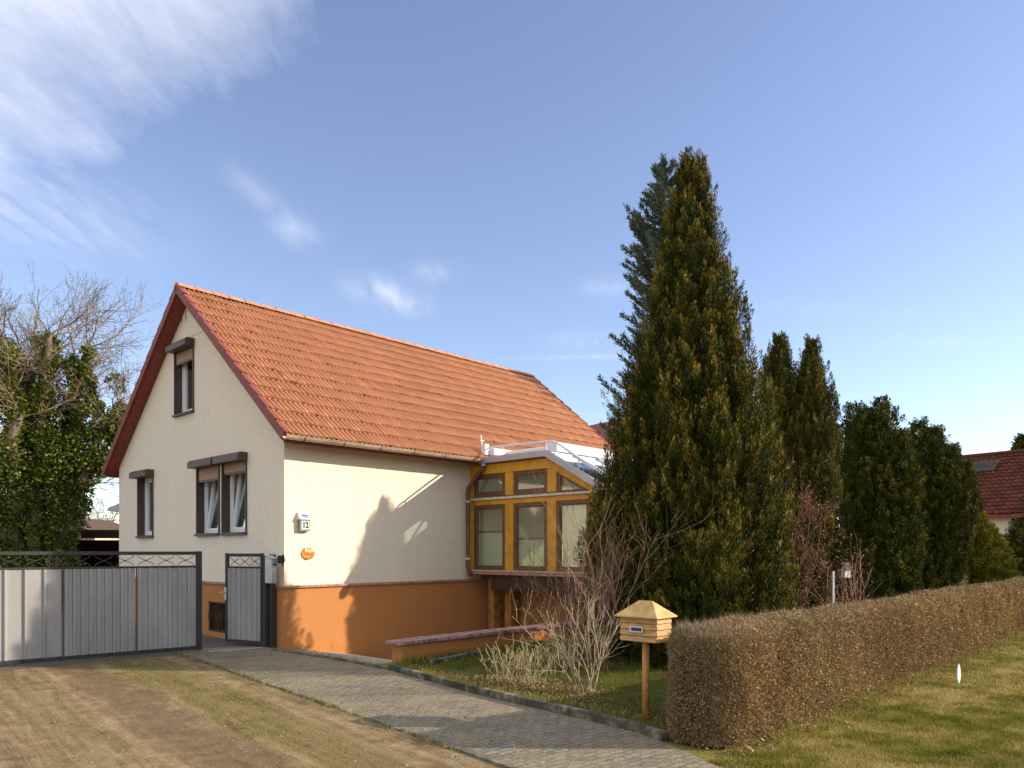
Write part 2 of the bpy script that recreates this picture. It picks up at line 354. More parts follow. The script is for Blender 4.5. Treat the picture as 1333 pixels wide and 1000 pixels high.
# ---------------------------------------------------------------- helpers
def tag(o, label=None, cat=None, group=None, kind=None):
    if label: o['label'] = label
    if cat: o['category'] = cat
    if group: o['group'] = group
    if kind: o['kind'] = kind
    return o
def thing(name, label, cat, loc=(0, 0, 0), rz=0, group=None):
    o = bpy.data.objects.new(name, None); COL.objects.link(o); o.location = loc; o.rotation_euler = (0, 0, rz)
    o.empty_display_size = .2
    return tag(o, label, cat, group)
def link(name, me, m, parent=None, smooth=False, label=None):
    if m is not None:
        me.materials.append(m)
    o = bpy.data.objects.new(name, me); COL.objects.link(o)
    if parent is not None: o.parent = parent
    if smooth: me.polygons.foreach_set('use_smooth', [True] * len(me.polygons))
    if label: o['label'] = label
    return o
def npmesh(name, V, Fq, var=None):
    V = np.asarray(V, dtype=np.float32); Fq = np.asarray(Fq, dtype=np.int32)
    me = bpy.data.meshes.new(name); k = Fq.shape[1]
    me.vertices.add(len(V)); me.vertices.foreach_set('co', V.ravel())
    me.loops.add(Fq.size); me.loops.foreach_set('vertex_index', Fq.ravel())
    me.polygons.add(len(Fq)); me.polygons.foreach_set('loop_start', np.arange(0, Fq.size, k, dtype=np.int32))
    try: me.polygons.foreach_set('loop_total', np.full(len(Fq), k, dtype=np.int32))
    except Exception: pass
    me.update(calc_edges=True)
    if var is not None:
        at_ = me.attributes.new('var', 'FLOAT', 'POINT'); at_.data.foreach_set('value', np.asarray(var, dtype=np.float32))
    return me

class MB:
    def __init__(s): s.v = []; s.f = []; s.cut = []
    def add(s, vs, fs):
        o = len(s.v); s.cut.append((o, len(s.f))); s.v += [tuple(x) for x in vs]; s.f += [tuple(i + o for i in f) for f in fs]; return s
    def box(s, x0, x1, y0, y1, z0, z1, M_=None):
        vs = [Vector((x, y, z)) for z in (z0, z1) for y in (y0, y1) for x in (x0, x1)]
        if M_: vs = [M_ @ v for v in vs]
        return s.add(vs, [(0, 2, 3, 1), (4, 5, 7, 6), (0, 1, 5, 4), (2, 6, 7, 3), (0, 4, 6, 2), (1, 3, 7, 5)])
    def prism(s, poly, d0, d1, axis='x'):
        # poly in the other two axes; extruded from d0 to d1 on axis
        n = len(poly)
        def mk(d, p):
            return (d, p[0], p[1]) if axis == 'x' else (p[0], d, p[1]) if axis == 'y' else (p[0], p[1], d)
        vs = [mk(d0, p) for p in poly] + [mk(d1, p) for p in poly]
        fs = [tuple(range(n))[::-1], tuple(range(n, 2 * n))] + [(i, (i + 1) % n, (i + 1) % n + n, i + n) for i in range(n)]
        return s.add(vs, fs)
    def tube(s, pts, rad, n=8, cap=True):
        s.cut.append((len(s.v), len(s.f))); pts = [Vector(p) for p in pts]; rs = rad if isinstance(rad, (list, tuple)) else [rad] * len(pts)
        o = len(s.v); up = None
        for i, p in enumerate(pts):
            d = (pts[min(i + 1, len(pts) - 1)] - pts[max(i - 1, 0)]).normalized()
            if up is None: up = Vector((0, 0, 1)) if abs(d.z) < .9 else Vector((1, 0, 0))
            a = d.cross(up)
            if a.length < 1e-4: a = d.orthogonal()
            a.normalize(); b = d.cross(a).normalized(); up = -b if False else up
            for k in range(n):
                w = 2 * math.pi * k / n; s.v.append(tuple(p + (a * math.cos(w) + b * math.sin(w)) * rs[i]))
        for i in range(len(pts) - 1):
            for k in range(n):
                s.f.append((o + i * n + k, o + i * n + (k + 1) % n, o + (i + 1) * n + (k + 1) % n, o + (i + 1) * n + k))
        if cap:
            s.f.append(tuple(o + k for k in range(n))[::-1]); s.f.append(tuple(o + (len(pts) - 1) * n + k for k in range(n)))
        return s
    def bar(s, a, b, w, h):
        a, b = Vector(a), Vector(b); d = (b - a); L = d.length; d.normalize()
        up = Vector((0, 0, 1)) if abs(d.z) < .95 else Vector((1, 0, 0))
        x = d.cross(up).normalized(); z = x.cross(d).normalized()
        vs = [a + d * (L * k) + x * (i * w / 2) + z * (j * h / 2) for k in (0, 1) for j in (-1, 1) for i in (-1, 1)]
        return s.add(vs, [(0, 1, 3, 2), (4, 6, 7, 5), (0, 4, 5, 1), (2, 3, 7, 6), (0, 2, 6, 4), (1, 5, 7, 3)])
    def mesh(s, name):
        me = bpy.data.meshes.new(name); me.from_pydata(s.v, [], s.f); me.update(); return me
    def each(s, name, m, parent=None, smooth=False, bevel=0):
        # every added piece becomes a part of its own
        c = s.cut + [(len(s.v), len(s.f))]; out = []
        for (v0, f0), (v1, f1) in zip(c, c[1:]):
            p = MB(); p.v = s.v[v0:v1]; p.f = [tuple(i - v0 for i in f) for f in s.f[f0:f1]]; out.append(p.build(name, m, parent, smooth, bevel))
        return out
    def build(s, name, m, parent=None, smooth=False, bevel=0, label=None):
        import bmesh
        me = s.mesh(name); bm = bmesh.new(); bm.from_mesh(me)
        bmesh.ops.recalc_face_normals(bm, faces=bm.faces)
        if bevel: bmesh.ops.bevel(bm, geom=list(bm.edges), offset=bevel, segments=1, affect='EDGES', clamp_overlap=True)
        bm.to_mesh(me); bm.free()
        return link(name, me, m, parent, smooth, label)

def boolean(o, cutters):
    tmp = []
    for c in cutters:
        me = c.mesh('cut'); import bmesh
        bm = bmesh.new(); bm.from_mesh(me); bmesh.ops.recalc_face_normals(bm, faces=bm.faces); bm.to_mesh(me); bm.free()
        co = bpy.data.objects.new('cut', me); COL.objects.link(co); tmp.append(co)
        if o.parent: co.parent = o.parent
        md = o.modifiers.new('b', 'BOOLEAN'); md.operation = 'DIFFERENCE'; md.solver = 'EXACT'; md.object = co
    bpy.context.view_layer.update()
    dg = bpy.context.evaluated_depsgraph_get()
    me = bpy.data.meshes.new_from_object(o.evaluated_get(dg)); o.modifiers.clear(); o.data = me
    for c in tmp: bpy.data.objects.remove(c)

def textmesh(name, body, size, m, parent, loc, rot, depth=.004, width_scale=1):
    cu = bpy.data.curves.new(name, 'FONT'); cu.body = body; cu.size = size; cu.extrude = depth; cu.offset = .006; cu.align_x = 'CENTER'; cu.align_y = 'CENTER'
    o = bpy.data.objects.new(name, cu); COL.objects.link(o); bpy.context.view_layer.update()
    me = bpy.data.meshes.new_from_object(o.evaluated_get(bpy.context.evaluated_depsgraph_get())); bpy.data.objects.remove(o)
    r = link(name, me, m, parent); r.location = loc; r.rotation_euler = rot; r.scale = (width_scale, 1, 1); return r

# --- leaves (rhombic faces) -------------------------------------------------
def leaf_arrays(pos, d, L, W, rng, flat=None):
    n = len(pos)
    r = rng.normal(size=(n, 3)) if flat is None else flat + .35 * rng.normal(size=(n, 3))
    side = np.cross(d, r); side /= (np.linalg.norm(side, axis=1, keepdims=True) + 1e-9)
    L = np.broadcast_to(L, (n,))[:, None]; W = np.broadcast_to(W, (n,))[:, None]
    V = np.empty((n, 4, 3), dtype=np.float32)
    V[:, 0] = pos; V[:, 1] = pos + d * L * .45 + side * W * .5; V[:, 2] = pos + d * L; V[:, 3] = pos + d * L * .45 - side * W * .5
    return V.reshape(-1, 3)
def leaf_mesh(name, pos, d, L, W, var, rng, flat=None, extra=None):
    V = leaf_arrays(pos, d, L, W, rng, flat); n = len(pos)
    F = np.arange(4 * n, dtype=np.int32).reshape(-1, 4); va = np.repeat(np.clip(var, 0, 1), 4)
    if extra is not None:
        eV, eF, ev = extra; F = np.vstack([F, eF + len(V)]); V = np.vstack([V, eV]); va = np.concatenate([va, ev])
    return npmesh(name, V, F, va)
def norm(a): return a / (np.linalg.norm(a, axis=1, keepdims=True) + 1e-9)
def prof(pts):
    zs = np.array([p[0] for p in pts]); rs = np.array([p[1] for p in pts])
    return lambda z: np.interp(z, zs, rs)
def lobes(th, z, seed, k=7, kz=.9, amp=.13, spread=1.0):
    rng = np.random.default_rng(seed); out = np.zeros_like(th)
    for i in range(9):
        a = rng.integers(2, k + 5); b = rng.normal() * kz; p = rng.uniform(0, 6.28)
        out += np.sin(a * th + b * z + p) / (1 + .08 * a)
    return 1 + amp * out / 3.0

def tufted_crown(name, mat, pts, parent, seed, n_tuft, per, tuft_len, tuft_r, leafL, leafW, tilt=.25, amp=.13, depth=.25, gold=.25, kz=.9, core=.72, ragged=0.06, droop=0.0, k=7, flames=None, lean=None):
    """Upright conifer crown made of many flame-shaped sprays over an irregular body of revolution."""
    rng = np.random.default_rng(seed); f = prof(pts); z0, z1 = pts[0][0], pts[-1][0]
    zz_ = np.linspace(z0, z1, 400); w = f(zz_) + .12; cdf = np.cumsum(w); cdf /= cdf[-1]
    z = np.interp(rng.random(n_tuft), cdf, zz_); th = rng.uniform(0, 2 * math.pi, n_tuft)
    lob = lobes(th, z, seed + 1, k=k, amp=amp, kz=kz)
    inn = 1 - depth * rng.random(n_tuft) ** 1.6
    rr = f(z) * lob * inn * (1 + ragged * rng.normal(size=n_tuft))
    rad = np.stack([np.cos(th), np.sin(th), np.zeros(n_tuft)], 1)
    base = rad * rr[:, None]; base[:, 2] = z
    if flames:
        nf, fl, fr_ = flames; fz = np.interp(rng.random(nf), cdf, zz_); ft = rng.uniform(0, 2 * math.pi, nf)
        fR = f(fz) * lobes(ft, fz, seed + 1, k=k, amp=amp, kz=kz) * rng.uniform(.78, 1.07, nf); fL = fl * rng.uniform(.55, 1.3, nf)
        fc = np.stack([np.cos(ft) * fR, np.sin(ft) * fR, fz - fL * .6], 1); fax = norm(np.stack([np.cos(ft) * .12, np.sin(ft) * .12, np.ones(nf)], 1) + .06 * rng.normal(size=(nf, 3)))
        j = rng.integers(0, nf, n_tuft); use = rng.random(n_tuft) < .74; hh = rng.random(n_tuft)
        o3 = norm(rng.normal(size=(n_tuft, 3)) * np.array([1, 1, .1])); rf_ = fr_ * np.sin(np.pi * np.clip(hh * .8 + .17, 0, 1)) * np.sqrt(rng.random(n_tuft))
        fb = fc[j] + fax[j] * (hh * fL[j])[:, None] + o3 * rf_[:, None]
        lim = f(fb[:, 2]) * 1.16 + .05; rho = np.hypot(fb[:, 0], fb[:, 1]); sc_ = np.minimum(1, lim / (rho + 1e-6)); fb[:, :2] *= sc_[:, None]
        fb[:, 2] = np.minimum(fb[:, 2], z1); base = np.where(use[:, None], fb, base)
        rad = np.where(use[:, None], norm(rad * 0 + norm(fb * np.array([1, 1, 0])) * .6 + o3 * .6), rad); z = base[:, 2]
    tl = tuft_len * rng.uniform(.6, 1.35, n_tuft)
    axis = norm(rad * (tilt * rng.uniform(.4, 1.6, n_tuft))[:, None] + np.array([0, 0, 1.0 - droop]) + .12 * rng.normal(size=(n_tuft, 3)))
    base -= axis * (tl * .55)[:, None]
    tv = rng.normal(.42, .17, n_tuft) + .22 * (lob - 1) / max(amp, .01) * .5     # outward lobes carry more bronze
    # leaflets
    N = n_tuft * per; ti = np.repeat(np.arange(n_tuft), per)
    h = rng.random(N) ** .8
    prf = np.sin(np.pi * np.clip(h * .86 + .12, 0, 1)) ** .8
    off = rng.normal(size=(N, 3)); off -= (off * axis[ti]).sum(1, keepdims=True) * axis[ti]; off = norm(off)
    ro = tuft_r * prf * np.sqrt(rng.random(N)) * rng.uniform(.7, 1.3, N)
    pos = base[ti] + axis[ti] * (h * tl[ti])[:, None] + off * ro[:, None]
    d = norm(axis[ti] * 1.0 + off * (.55 - .35 * h)[:, None] + .25 * rng.normal(size=(N, 3)))
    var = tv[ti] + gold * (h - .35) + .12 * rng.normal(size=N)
    sc = rng.uniform(.6, 1.3, N)
    ni = int(n_tuft * 7); zi = np.interp(rng.random(ni), cdf, zz_); ti_ = rng.uniform(0, 2 * math.pi, ni)
    ri = f(zi) * lobes(ti_, zi, seed + 1, k=k, amp=amp, kz=kz) * rng.uniform(.45, .86, ni)
    pi_ = np.stack([np.cos(ti_) * ri, np.sin(ti_) * ri, zi], 1); di = norm(np.stack([np.cos(ti_) * .5, np.sin(ti_) * .5, np.ones(ni)], 1) + .45 * rng.normal(size=(ni, 3)))
    pos = np.vstack([pos, pi_]); d = np.vstack([d, di]); var = np.concatenate([var, rng.normal(.38, .15, ni)]); sc = np.concatenate([sc, rng.uniform(1.5, 2.8, ni)])
    # inner body so the sky does not leak through
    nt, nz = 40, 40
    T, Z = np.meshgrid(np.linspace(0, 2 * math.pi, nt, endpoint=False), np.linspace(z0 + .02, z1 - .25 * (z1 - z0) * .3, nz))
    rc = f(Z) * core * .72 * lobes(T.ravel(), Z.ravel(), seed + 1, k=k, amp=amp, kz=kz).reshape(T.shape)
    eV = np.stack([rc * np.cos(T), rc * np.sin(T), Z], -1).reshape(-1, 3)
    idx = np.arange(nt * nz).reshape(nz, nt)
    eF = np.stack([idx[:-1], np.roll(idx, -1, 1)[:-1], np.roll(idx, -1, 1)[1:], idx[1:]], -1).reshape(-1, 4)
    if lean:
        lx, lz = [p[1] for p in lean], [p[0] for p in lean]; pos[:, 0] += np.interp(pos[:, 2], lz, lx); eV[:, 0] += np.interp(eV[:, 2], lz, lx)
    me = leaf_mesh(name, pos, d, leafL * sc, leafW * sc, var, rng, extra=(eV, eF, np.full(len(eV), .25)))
    return link(name, me, mat, parent)

# --- branching --------------------------------------------------------------
def grow(rng, p, d, L, r, lev, P, out):
    n = P['seg'][lev]; pts = [p.copy()]; ds = []
    for i in range(n):
        d = (d + Vector((rng.gauss(0, 1), rng.gauss(0, 1), rng.gauss(0, 1))) * P['jit'][lev] + Vector((0, 0, P['up'][lev]))).normalized()
        p = p + d * (L / n); pts.append(p.copy()); ds.append(d.copy())
    tp = P['tap'][lev]; rs = [max(P['rmin'], r * (1 - (1 - tp) * i / n)) for i in range(n + 1)]
    out.append((pts, rs, lev))
    if lev + 1 >= len(P['seg']): return
    kids = P['kids'][lev]; a0 = rng.random() * 6.28
    for k in range(kids):
        tt = P['from'][lev] + (1 - P['from'][lev]) * ((k + rng.random() * .8) / kids)
        x = min(tt * n, n - .001); i = int(x); q = pts[i].lerp(pts[i + 1], x - i); dd_ = ds[i]
        o = dd_.orthogonal().normalized(); ang = a0 + k * 2.4 + rng.gauss(0, .3)
        o = Matrix.Rotation(ang, 3, dd_) @ o
        an = P['ang'][lev] * rng.uniform(.7, 1.3)
        cd = (dd_ * math.cos(an) + o * math.sin(an)).normalized()
        grow(rng, q, cd, L * P['len'][lev] * rng.uniform(.65, 1.2) * (1 - .35 * tt), rs[i] * P['rad'][lev], lev + 1, P, out)
def tubes_mesh(name, strands, sides=(8, 6, 4, 3, 3)):
    mb = MB()
    for pts, rs, lev in strands: mb.tube(pts, list(rs), sides[min(lev, len(sides) - 1)], cap=False)
    return mb.mesh(name)
def strip_blades(name, P_, h, w, var, lean, rng, mat, parent=None):
    """grass blades: one slim triangle each (as a 4-corner kite)"""
    n = len(P_); d = np.stack([rng.normal(size=n) * lean, rng.normal(size=n) * lean, np.ones(n)], 1); d = norm(d)
    me = leaf_mesh(name, P_, d, h, w, var, rng); return link(name, me, mat, parent)

# ================================================================= SETTING
def sheet_poly(name, pts, z, m, kind='structure'):
    me = bpy.data.meshes.new(name); me.from_pydata([(p[0], p[1], z) for p in pts], [], [tuple(range(len(pts)))]); me.update()
    if me.polygons[0].normal.z < 0: me.flip_normals()
    o = link(name, me, m); o['kind'] = kind; return o
# the ground to the horizon, left open where the garage ramp goes down
G = []; BIG = 900
hs0, hs1, ht0, ht1 = -.16, 9.0, -2.62, .02
xs, ys = [-BIG, hs0, hs1, BIG], [-BIG, ht0, ht1, BIG]
mb = MB()
for i in range(3):
    for j in range(3):
        if i == 1 and j == 1: continue
        mb.add([hw(xs[i], ys[j]), hw(xs[i + 1], ys[j]), hw(xs[i + 1], ys[j + 1]), hw(xs[i], ys[j + 1])], [(0, 1, 2, 3)])
g = mb.build('ground', M['lawn']); g['kind'] = 'structure'
for p in g.data.polygons:
    if p.normal.z < 0: g.data.flip_normals(); break
# ramp
mb = MB(); rp = [(-.16, .0), (1.0, -.16), (2.2, -.42), (3.4, -.68), (5.0, -.95), (9.0, -.97)]
for (a, za), (b, zb) in zip(rp, rp[1:]):
    mb.add([hw(a, -2.62, za), hw(b, -2.62, zb), hw(b, .02, zb), hw(a, .02, za)], [(0, 1, 2, 3)])
o = mb.build('garage_ramp', M['concrete']); o['kind'] = 'structure'
PD = Vector((.642, -.767, 0)); PN = Vector((.767, .642, 0))     # along the path, across the path
# dirt road: everything on the far-left side of the path edge
e0 = Vector((-5.46, 12.21, 0)); e1 = Vector((-.71, 6.53, 0))
sheet_poly('dirt_road', [e0 - PD * 10, e1 + PD * 9, e1 + PD * 9 + Vector((30, -3, 0)), (60, -16, 0), (-60, -16, 0), (-60, 30, 0), e0 - PD * 10 + Vector((-3, 10, 0))], .004, M['dirt'])
right_edge = [gnd(352, 846), gnd(430, 858), gnd(505, 873), gnd(620, 905), gnd(730, 931), gnd(830, 955), gnd(862, 967), gnd(938, 1001), Vector((2.0, 5.1, 0)), Vector((3.4, 3.9, 0)), Vector((5.4, 2.6, 0))]
sheet_poly('paved_path', [e0 - PD * .55, e1, e1 + PD * 4.5] + [Vector((5.0, 1.8, 0))] + right_edge[::-1] + [hw(-.12, .35)], .010, M['paver'])
sheet_poly('side_yard', [hw(-1.6, .45), hw(-.04, .35), hw(-.04, 9), hw(-6.0, 9), hw(-6.0, .8)], .007, M['gravel'])
bedp = [right_edge[2], right_edge[3], right_edge[4], right_edge[5], right_edge[6], Vector((1.40, 6.6, 0)), Vector((3.2, 8.4, 0)), hw(6.5, -6.6), hw(6.5, -3.0), hw(.2, -3.0)]
sheet_poly('garden_bed', bedp, .006, M['bed'])
sheet_poly('gate_threshold', [hw(-1.15, .30), hw(-.12, .16), hw(-.12, .30), hw(-1.15, .46)], .016, M['concrete'])

def kerb(name, pts, w, z0, z1, m, label):
    mb = MB()
    rr = random.Random(5)
    for a, b in zip(pts, pts[1:]):
        L = (b - a).length; n = max(1, round(L / 1.0)); 
        for i in range(n):
            p, q = a.lerp(b, i / n), a.lerp(b, (i + 1) / n); d = (q - p).normalized(); s = Vector((-d.y, d.x, 0)) * (w / 2)
            p = p + d * .004; q = q - d * .004; zt = z1 + rr.uniform(-.008, .008)
            mb.add([p - s + Vector((0, 0, z0)), q - s + Vector((0, 0, z0)), q + s + Vector((0, 0, z0)), p + s + Vector((0, 0, z0)),
                    p - s + Vector((0, 0, zt)), q - s + Vector((0, 0, zt)), q + s + Vector((0, 0, zt)), p + s + Vector((0, 0, zt))],
                   [(3, 2, 1, 0), (4, 5, 6, 7), (0, 1, 5, 4), (1, 2, 6, 5), (2, 3, 7, 6), (3, 0, 4, 7)])
    o = mb.build(name, m, bevel=.006); tag(o, label, 'kerb'); return o
kerb('garden_kerb', [p + Vector((.03, .03, 0)) for p in right_edge[2:7]], .075, -.1, .085, M['kerb'], 'mossy raised concrete kerb between the paved path and the garden bed')
kerb('path_edging', [e0 - PD * .5, e1 + PD * 4.4], .055, -.1, .018, M['kerb'], 'long flush dark edging stones between dirt road and paved path')
kerb('bed_edging', [gnd(560, 866), gnd(640, 850), gnd(735, 836)], .09, -.1, .07, M['kerb'], 'short dark stone edging in the grass beside the low orange wall')
kerb('ramp_edging', [right_edge[0] + Vector((0, -.03, 0)), right_edge[1], right_edge[2] + Vector((-.05, .12, 0))], .07, -.1, .03, M['kerb'], 'crumbling edging strip where the path meets the garage ramp')

# low retaining wall along the ramp
lw = thing('low_wall', 'low orange rendered wall with weathered reddish cap beside the garage ramp', 'wall', hw(0, 0), TH)
MB().box(.26, 6.2, -2.86, -2.62, -1.05, .27).build('wall_body', M['orange'], lw)
mb = MB(); x = .18
rr = random.Random(3)
while x < 6.2:
    mb.box(x, x + .49, -2.91, -2.57, .272, .33 + rr.uniform(-.003, .003)); x += .5
mb.build('cap_stones', M['cap_old'], lw, bevel=.008)

# ================================================================= HOUSE
house = thing('house', 'cream rendered gabled house with orange plinth and orange tiled roof', 'house', hw(0, 0), TH)
HL, HWD = 10.3, 7.56
RT, RZ = 3.70, 7.02; EF, ER = -.44, 7.86; EZ = 3.60           # ridge, eaves (tile top plane)
sl = (RZ - EZ) / (RT - EF)
def zroof(t): return RZ - sl * abs(t - RT)
th_ = .20
win = [(5.51, 6.38, 1.99, 3.36), (2.36, 3.34, 1.99, 3.36), (1.29, 2.25, 1.99, 3.36), (3.48, 4.39, 4.50, 5.86)]   # t0,t1,z0,z1
wall = MB().prism([(0, 1.0), (HWD, 1.0), (HWD, zroof(HWD) - th_), (RT, RZ - th_ - .02), (0, zroof(0) - th_)], 0, HL, 'x').build('wall', M['cream'], house)
cuts = [MB().prism([(.3, .9), (HWD - .3, .9), (HWD - .3, zroof(HWD) - th_ - .25), (RT, RZ - th_ - .4), (.3, zroof(0) - th_ - .25)], .3, HL - .3, 'x')]
for t0, t1, z0, z1 in win: cuts.append(MB().box(-.5, .6, t0, t1, z0, z1))
cuts += [MB().box(-.5, .12, 4.06, 4.12, 6.38, 6.60), MB().box(-.5, .12, 3.84, 3.90, 6.40, 6.62)]
cuts += [MB().box(-.5, .012, 1.9, 5.9, 6.010, 6.028)]
boolean(wall, cuts)
# plinth with cellar window
pl = MB().box(-.045, HL + .04, -.045, HWD + .04, -1.2, 1.02).build('plinth', M['orange'], house)
boolean(pl, [MB().box(-.5, .25, 1.85, 2.75, .10, .68)])
mb = MB()
for (x0, x1, y0, y1) in [(-.075, HL + .06, -.085, 0.0), (-.075, 0.0, 0.0, HWD + .06)]:
    mb.box(x0, x1, y0, y1, 1.021, 1.066)
mb.build('plinth_cap', M['cap'], house, bevel=.006)
cw = MB(); cw.box(-.02, .03, 1.85, 1.89, .10, .68).box(-.02, .03, 2.71, 2.75, .10, .68).box(-.02, .03, 1.89, 2.71, .10, .13).box(-.02, .03, 1.89, 2.71, .65, .68)
cwo = cw.build('cellar_window_frame', M['iron'], house)
gr = MB()
for k in range(12):
    y = 1.92 + k * .07; gr.tube([(-.01, y, .13), (-.05 - .03 * (k % 2), y, .40), (-.01, y, .65)], .006, 5)
gr.tube([(-.035, 1.89, .40), (-.035, 2.71, .40)], .006, 5); gr.build('cellar_grille', M['iron'], cwo)
MB().box(.24, .25, 1.86, 2.74, .11, .67).build('cellar_pane', M['dark'], cwo)
MB().box(.11, .118, 4.065, 4.115, 6.385, 6.595).box(.11, .118, 3.845, 3.895, 6.405, 6.615).each('vent_slot', M['dark'], house)

# roof: slab, tiles, ridge, verges
x0r, x1r = -.25, HL + .25
roof = MB().prism([(EF + .06, zroof(EF + .06) - .07), (RT, RZ - .07), (ER - .06, zroof(ER - .06) - .07), (ER - .06, zroof(ER - .06) - .20), (RT, RZ - .21), (EF + .06, zroof(EF + .06) - .20)], x0r + .03, x1r - .03, 'x').build('roof', M['verge'], house)
def tile_field(name, mat, parent, x0, x1, pa, pb, rows, wave, tilew, seed=1, hgt=.032, lift=.046, sub=6):
    """pa: eave point (y,z), pb: ridge point (y,z); wavy overlapping tiles"""
    rng = np.random.default_rng(seed); L = math.hypot(pb[0] - pa[0], pb[1] - pa[1]); ux, uz = (pb[0] - pa[0]) / L, (pb[1] - pa[1]) / L
    nx_, nz_ = -uz * (1 if pb[0] > pa[0] else -1), abs(ux)
    ncol = int(round((x1 - x0) / wave)) * sub; X = np.linspace(x0, x1, ncol + 1); per = tilew / wave * sub
    Vs, Fs, As = [], [], []; base = 0; RL = L / rows
    for r in range(rows):
        sh = (r % 2) * .5 * tilew
        ti = np.floor((X - x0 + sh) / tilew).astype(int); nt = ti.max() + 2
        jl = rng.normal(0, .004, nt); jd = rng.normal(0, .010, nt); vv = np.clip(rng.normal(.5, .22, nt), 0, 1)
        wv = hgt * np.cos(2 * math.pi * (X - x0) / wave); wv = np.where(wv > 0, wv, wv * .75)
        l0 = r * RL - .015; l1 = (r + 1) * RL + .07
        rowsv = []
        for l, hh in ((l0, lift - .016), (l0, lift), (l0 + .5 * RL, lift * .55), (l1, .002)):
            ll = l + (jd[ti] if l < l1 - .001 else 0); h_ = hh + wv + jl[ti]
            rowsv.append(np.stack([X, pa[0] + ux * ll + nx_ * h_, pa[1] + uz * ll + nz_ * h_], 1))
        V = np.concatenate(rowsv); n1 = ncol + 1; idx = np.arange(4 * n1).reshape(4, n1) + base
        F = np.stack([idx[:-1, :-1], idx[:-1, 1:], idx[1:, 1:], idx[1:, :-1]], -1).reshape(-1, 4)
        Vs.append(V); Fs.append(F); As.append(np.tile(vv[ti], 4)); base += len(V)
    me = npmesh(name, np.concatenate(Vs), np.concatenate(Fs), np.concatenate(As))
    return link(name, me, mat, parent, smooth=False)
tf = tile_field('roof_tiles', M['tile'], roof, x0r, x1r, (EF, EZ - .03), (RT, RZ - .03), 14, .098, .196, 1)
tb = tile_field('roof_tiles', M['tile'], roof, x0r, x1r, (ER, zroof(ER) - .03), (RT, RZ - .03), 14, .098, .196, 2)
mb = MB(); x = x0r - .02; i = 0
while x < x1r - .05:
    L_ = .36; a = x; b = min(x + L_ + .03, x1r + .02)
    vs = []; n = 9
    for xx, rr_ in ((a, .125), (b, .108)):
        for k in range(n):
            w = math.pi * k / (n - 1); vs.append((xx, RT + math.cos(w) * rr_, RZ - .035 + math.sin(w) * rr_ * .75))
    fs = [(k, k + 1, n + k + 1, n + k) for k in range(n - 1)]; fs.append(tuple(range(n))[::-1])
    mb.add(vs, fs); x += L_
mb.build('ridge_tiles', M['ridge'], roof)
# verges: stepped tile edges + board, both gables both slopes
for xe, sgn in ((x0r, -1), (x1r, 1)):
    for side, (ye, ze) in enumerate(((EF, EZ - .01), (ER, zroof(ER) - .01))):
        mb = MB(); rows = 14; A_, B_ = Vector((0, ye, ze)), Vector((0, RT, RZ - .01)); d = (B_ - A_) / rows
        nrm = Vector((0, -d.z, d.y)).normalized() if side == 0 else Vector((0, d.z, -d.y)).normalized()
        if nrm.z < 0: nrm = -nrm
        for r in range(rows):
            p, q = A_ + d * r - d * .04, A_ + d * (r + 1); lo, hi = .060, .026
            xa, xb = (xe - .028, xe + .075) if sgn < 0 else (xe - .075, xe + .028)
            vs = []
            for X_ in (xa, xb):
                vs += [Vector((X_, 0, 0)) + p - nrm * .115, Vector((X_, 0, 0)) + q - nrm * .115, Vector((X_, 0, 0)) + q + nrm * hi, Vector((X_, 0, 0)) + p + nrm * lo]
            mb.add(vs, [(0, 1, 2, 3), (4, 7, 6, 5), (0, 4, 5, 1), (1, 5, 6, 2), (2, 6, 7, 3), (3, 7, 4, 0)])
        mb.build('verge_tiles', M['verge'], roof, bevel=.004)
# gutter (half round) with seams and brackets
def gutter(xa, xb, y, z, r=.065):
    mb = MB(); n = 9; xs_ = np.linspace(xa, xb, 24); vs = []; 
    for X_ in xs_:
        for k in range(n):
            w = math.pi + math.pi * k / (n - 1); vs.append((X_, y + math.cos(w) * r, z + math.sin(w) * r))
        for k in range(n):
            w = 2 * math.pi - math.pi * k / (n - 1); vs.append((X_, y + math.cos(w) * (r - .006), z + math.sin(w) * (r - .006)))
    m_ = 2 * n
    fs = [(i * m_ + k, i * m_ + (k + 1) % m_, (i + 1) * m_ + (k + 1) % m_, (i + 1) * m_ + k) for i in range(len(xs_) - 1) for k in range(m_)]
    fs += [tuple(range(m_)), tuple(range((len(xs_) - 1) * m_, len(xs_) * m_))[::-1]]
    mb.add(vs, fs); o = mb.build('gutter', M['gutter'], house, smooth=False)
    mb = MB(); mb.tube([(xa, y - r, z + .002), (xb, y - r, z + .002)], .009, 6); mb.build('gutter_bead', M['gutter'], o)
    mb = MB(); X_ = xa + .35
    while X_ < xb:
        mb.tube([(X_, y + math.cos(w) * (r + .004), z + math.sin(w) * (r + .004)) for w in np.linspace(math.pi, 2 * math.pi, 7)], .008, 5); X_ += .78
    mb.each('gutter_bracket', M['pipe'], o); return o
gutter(-.27, 4.55, EF - .035, EZ - .045)
gutter(-.27, HL + .25, ER + .035, zroof(ER) - .045)
# dark board behind the gutter
MB().box(x0r + .03, x1r - .03, EF + .05, EF + .075, EZ - .16, EZ - .02).build('fascia_board', M['verge'], house)
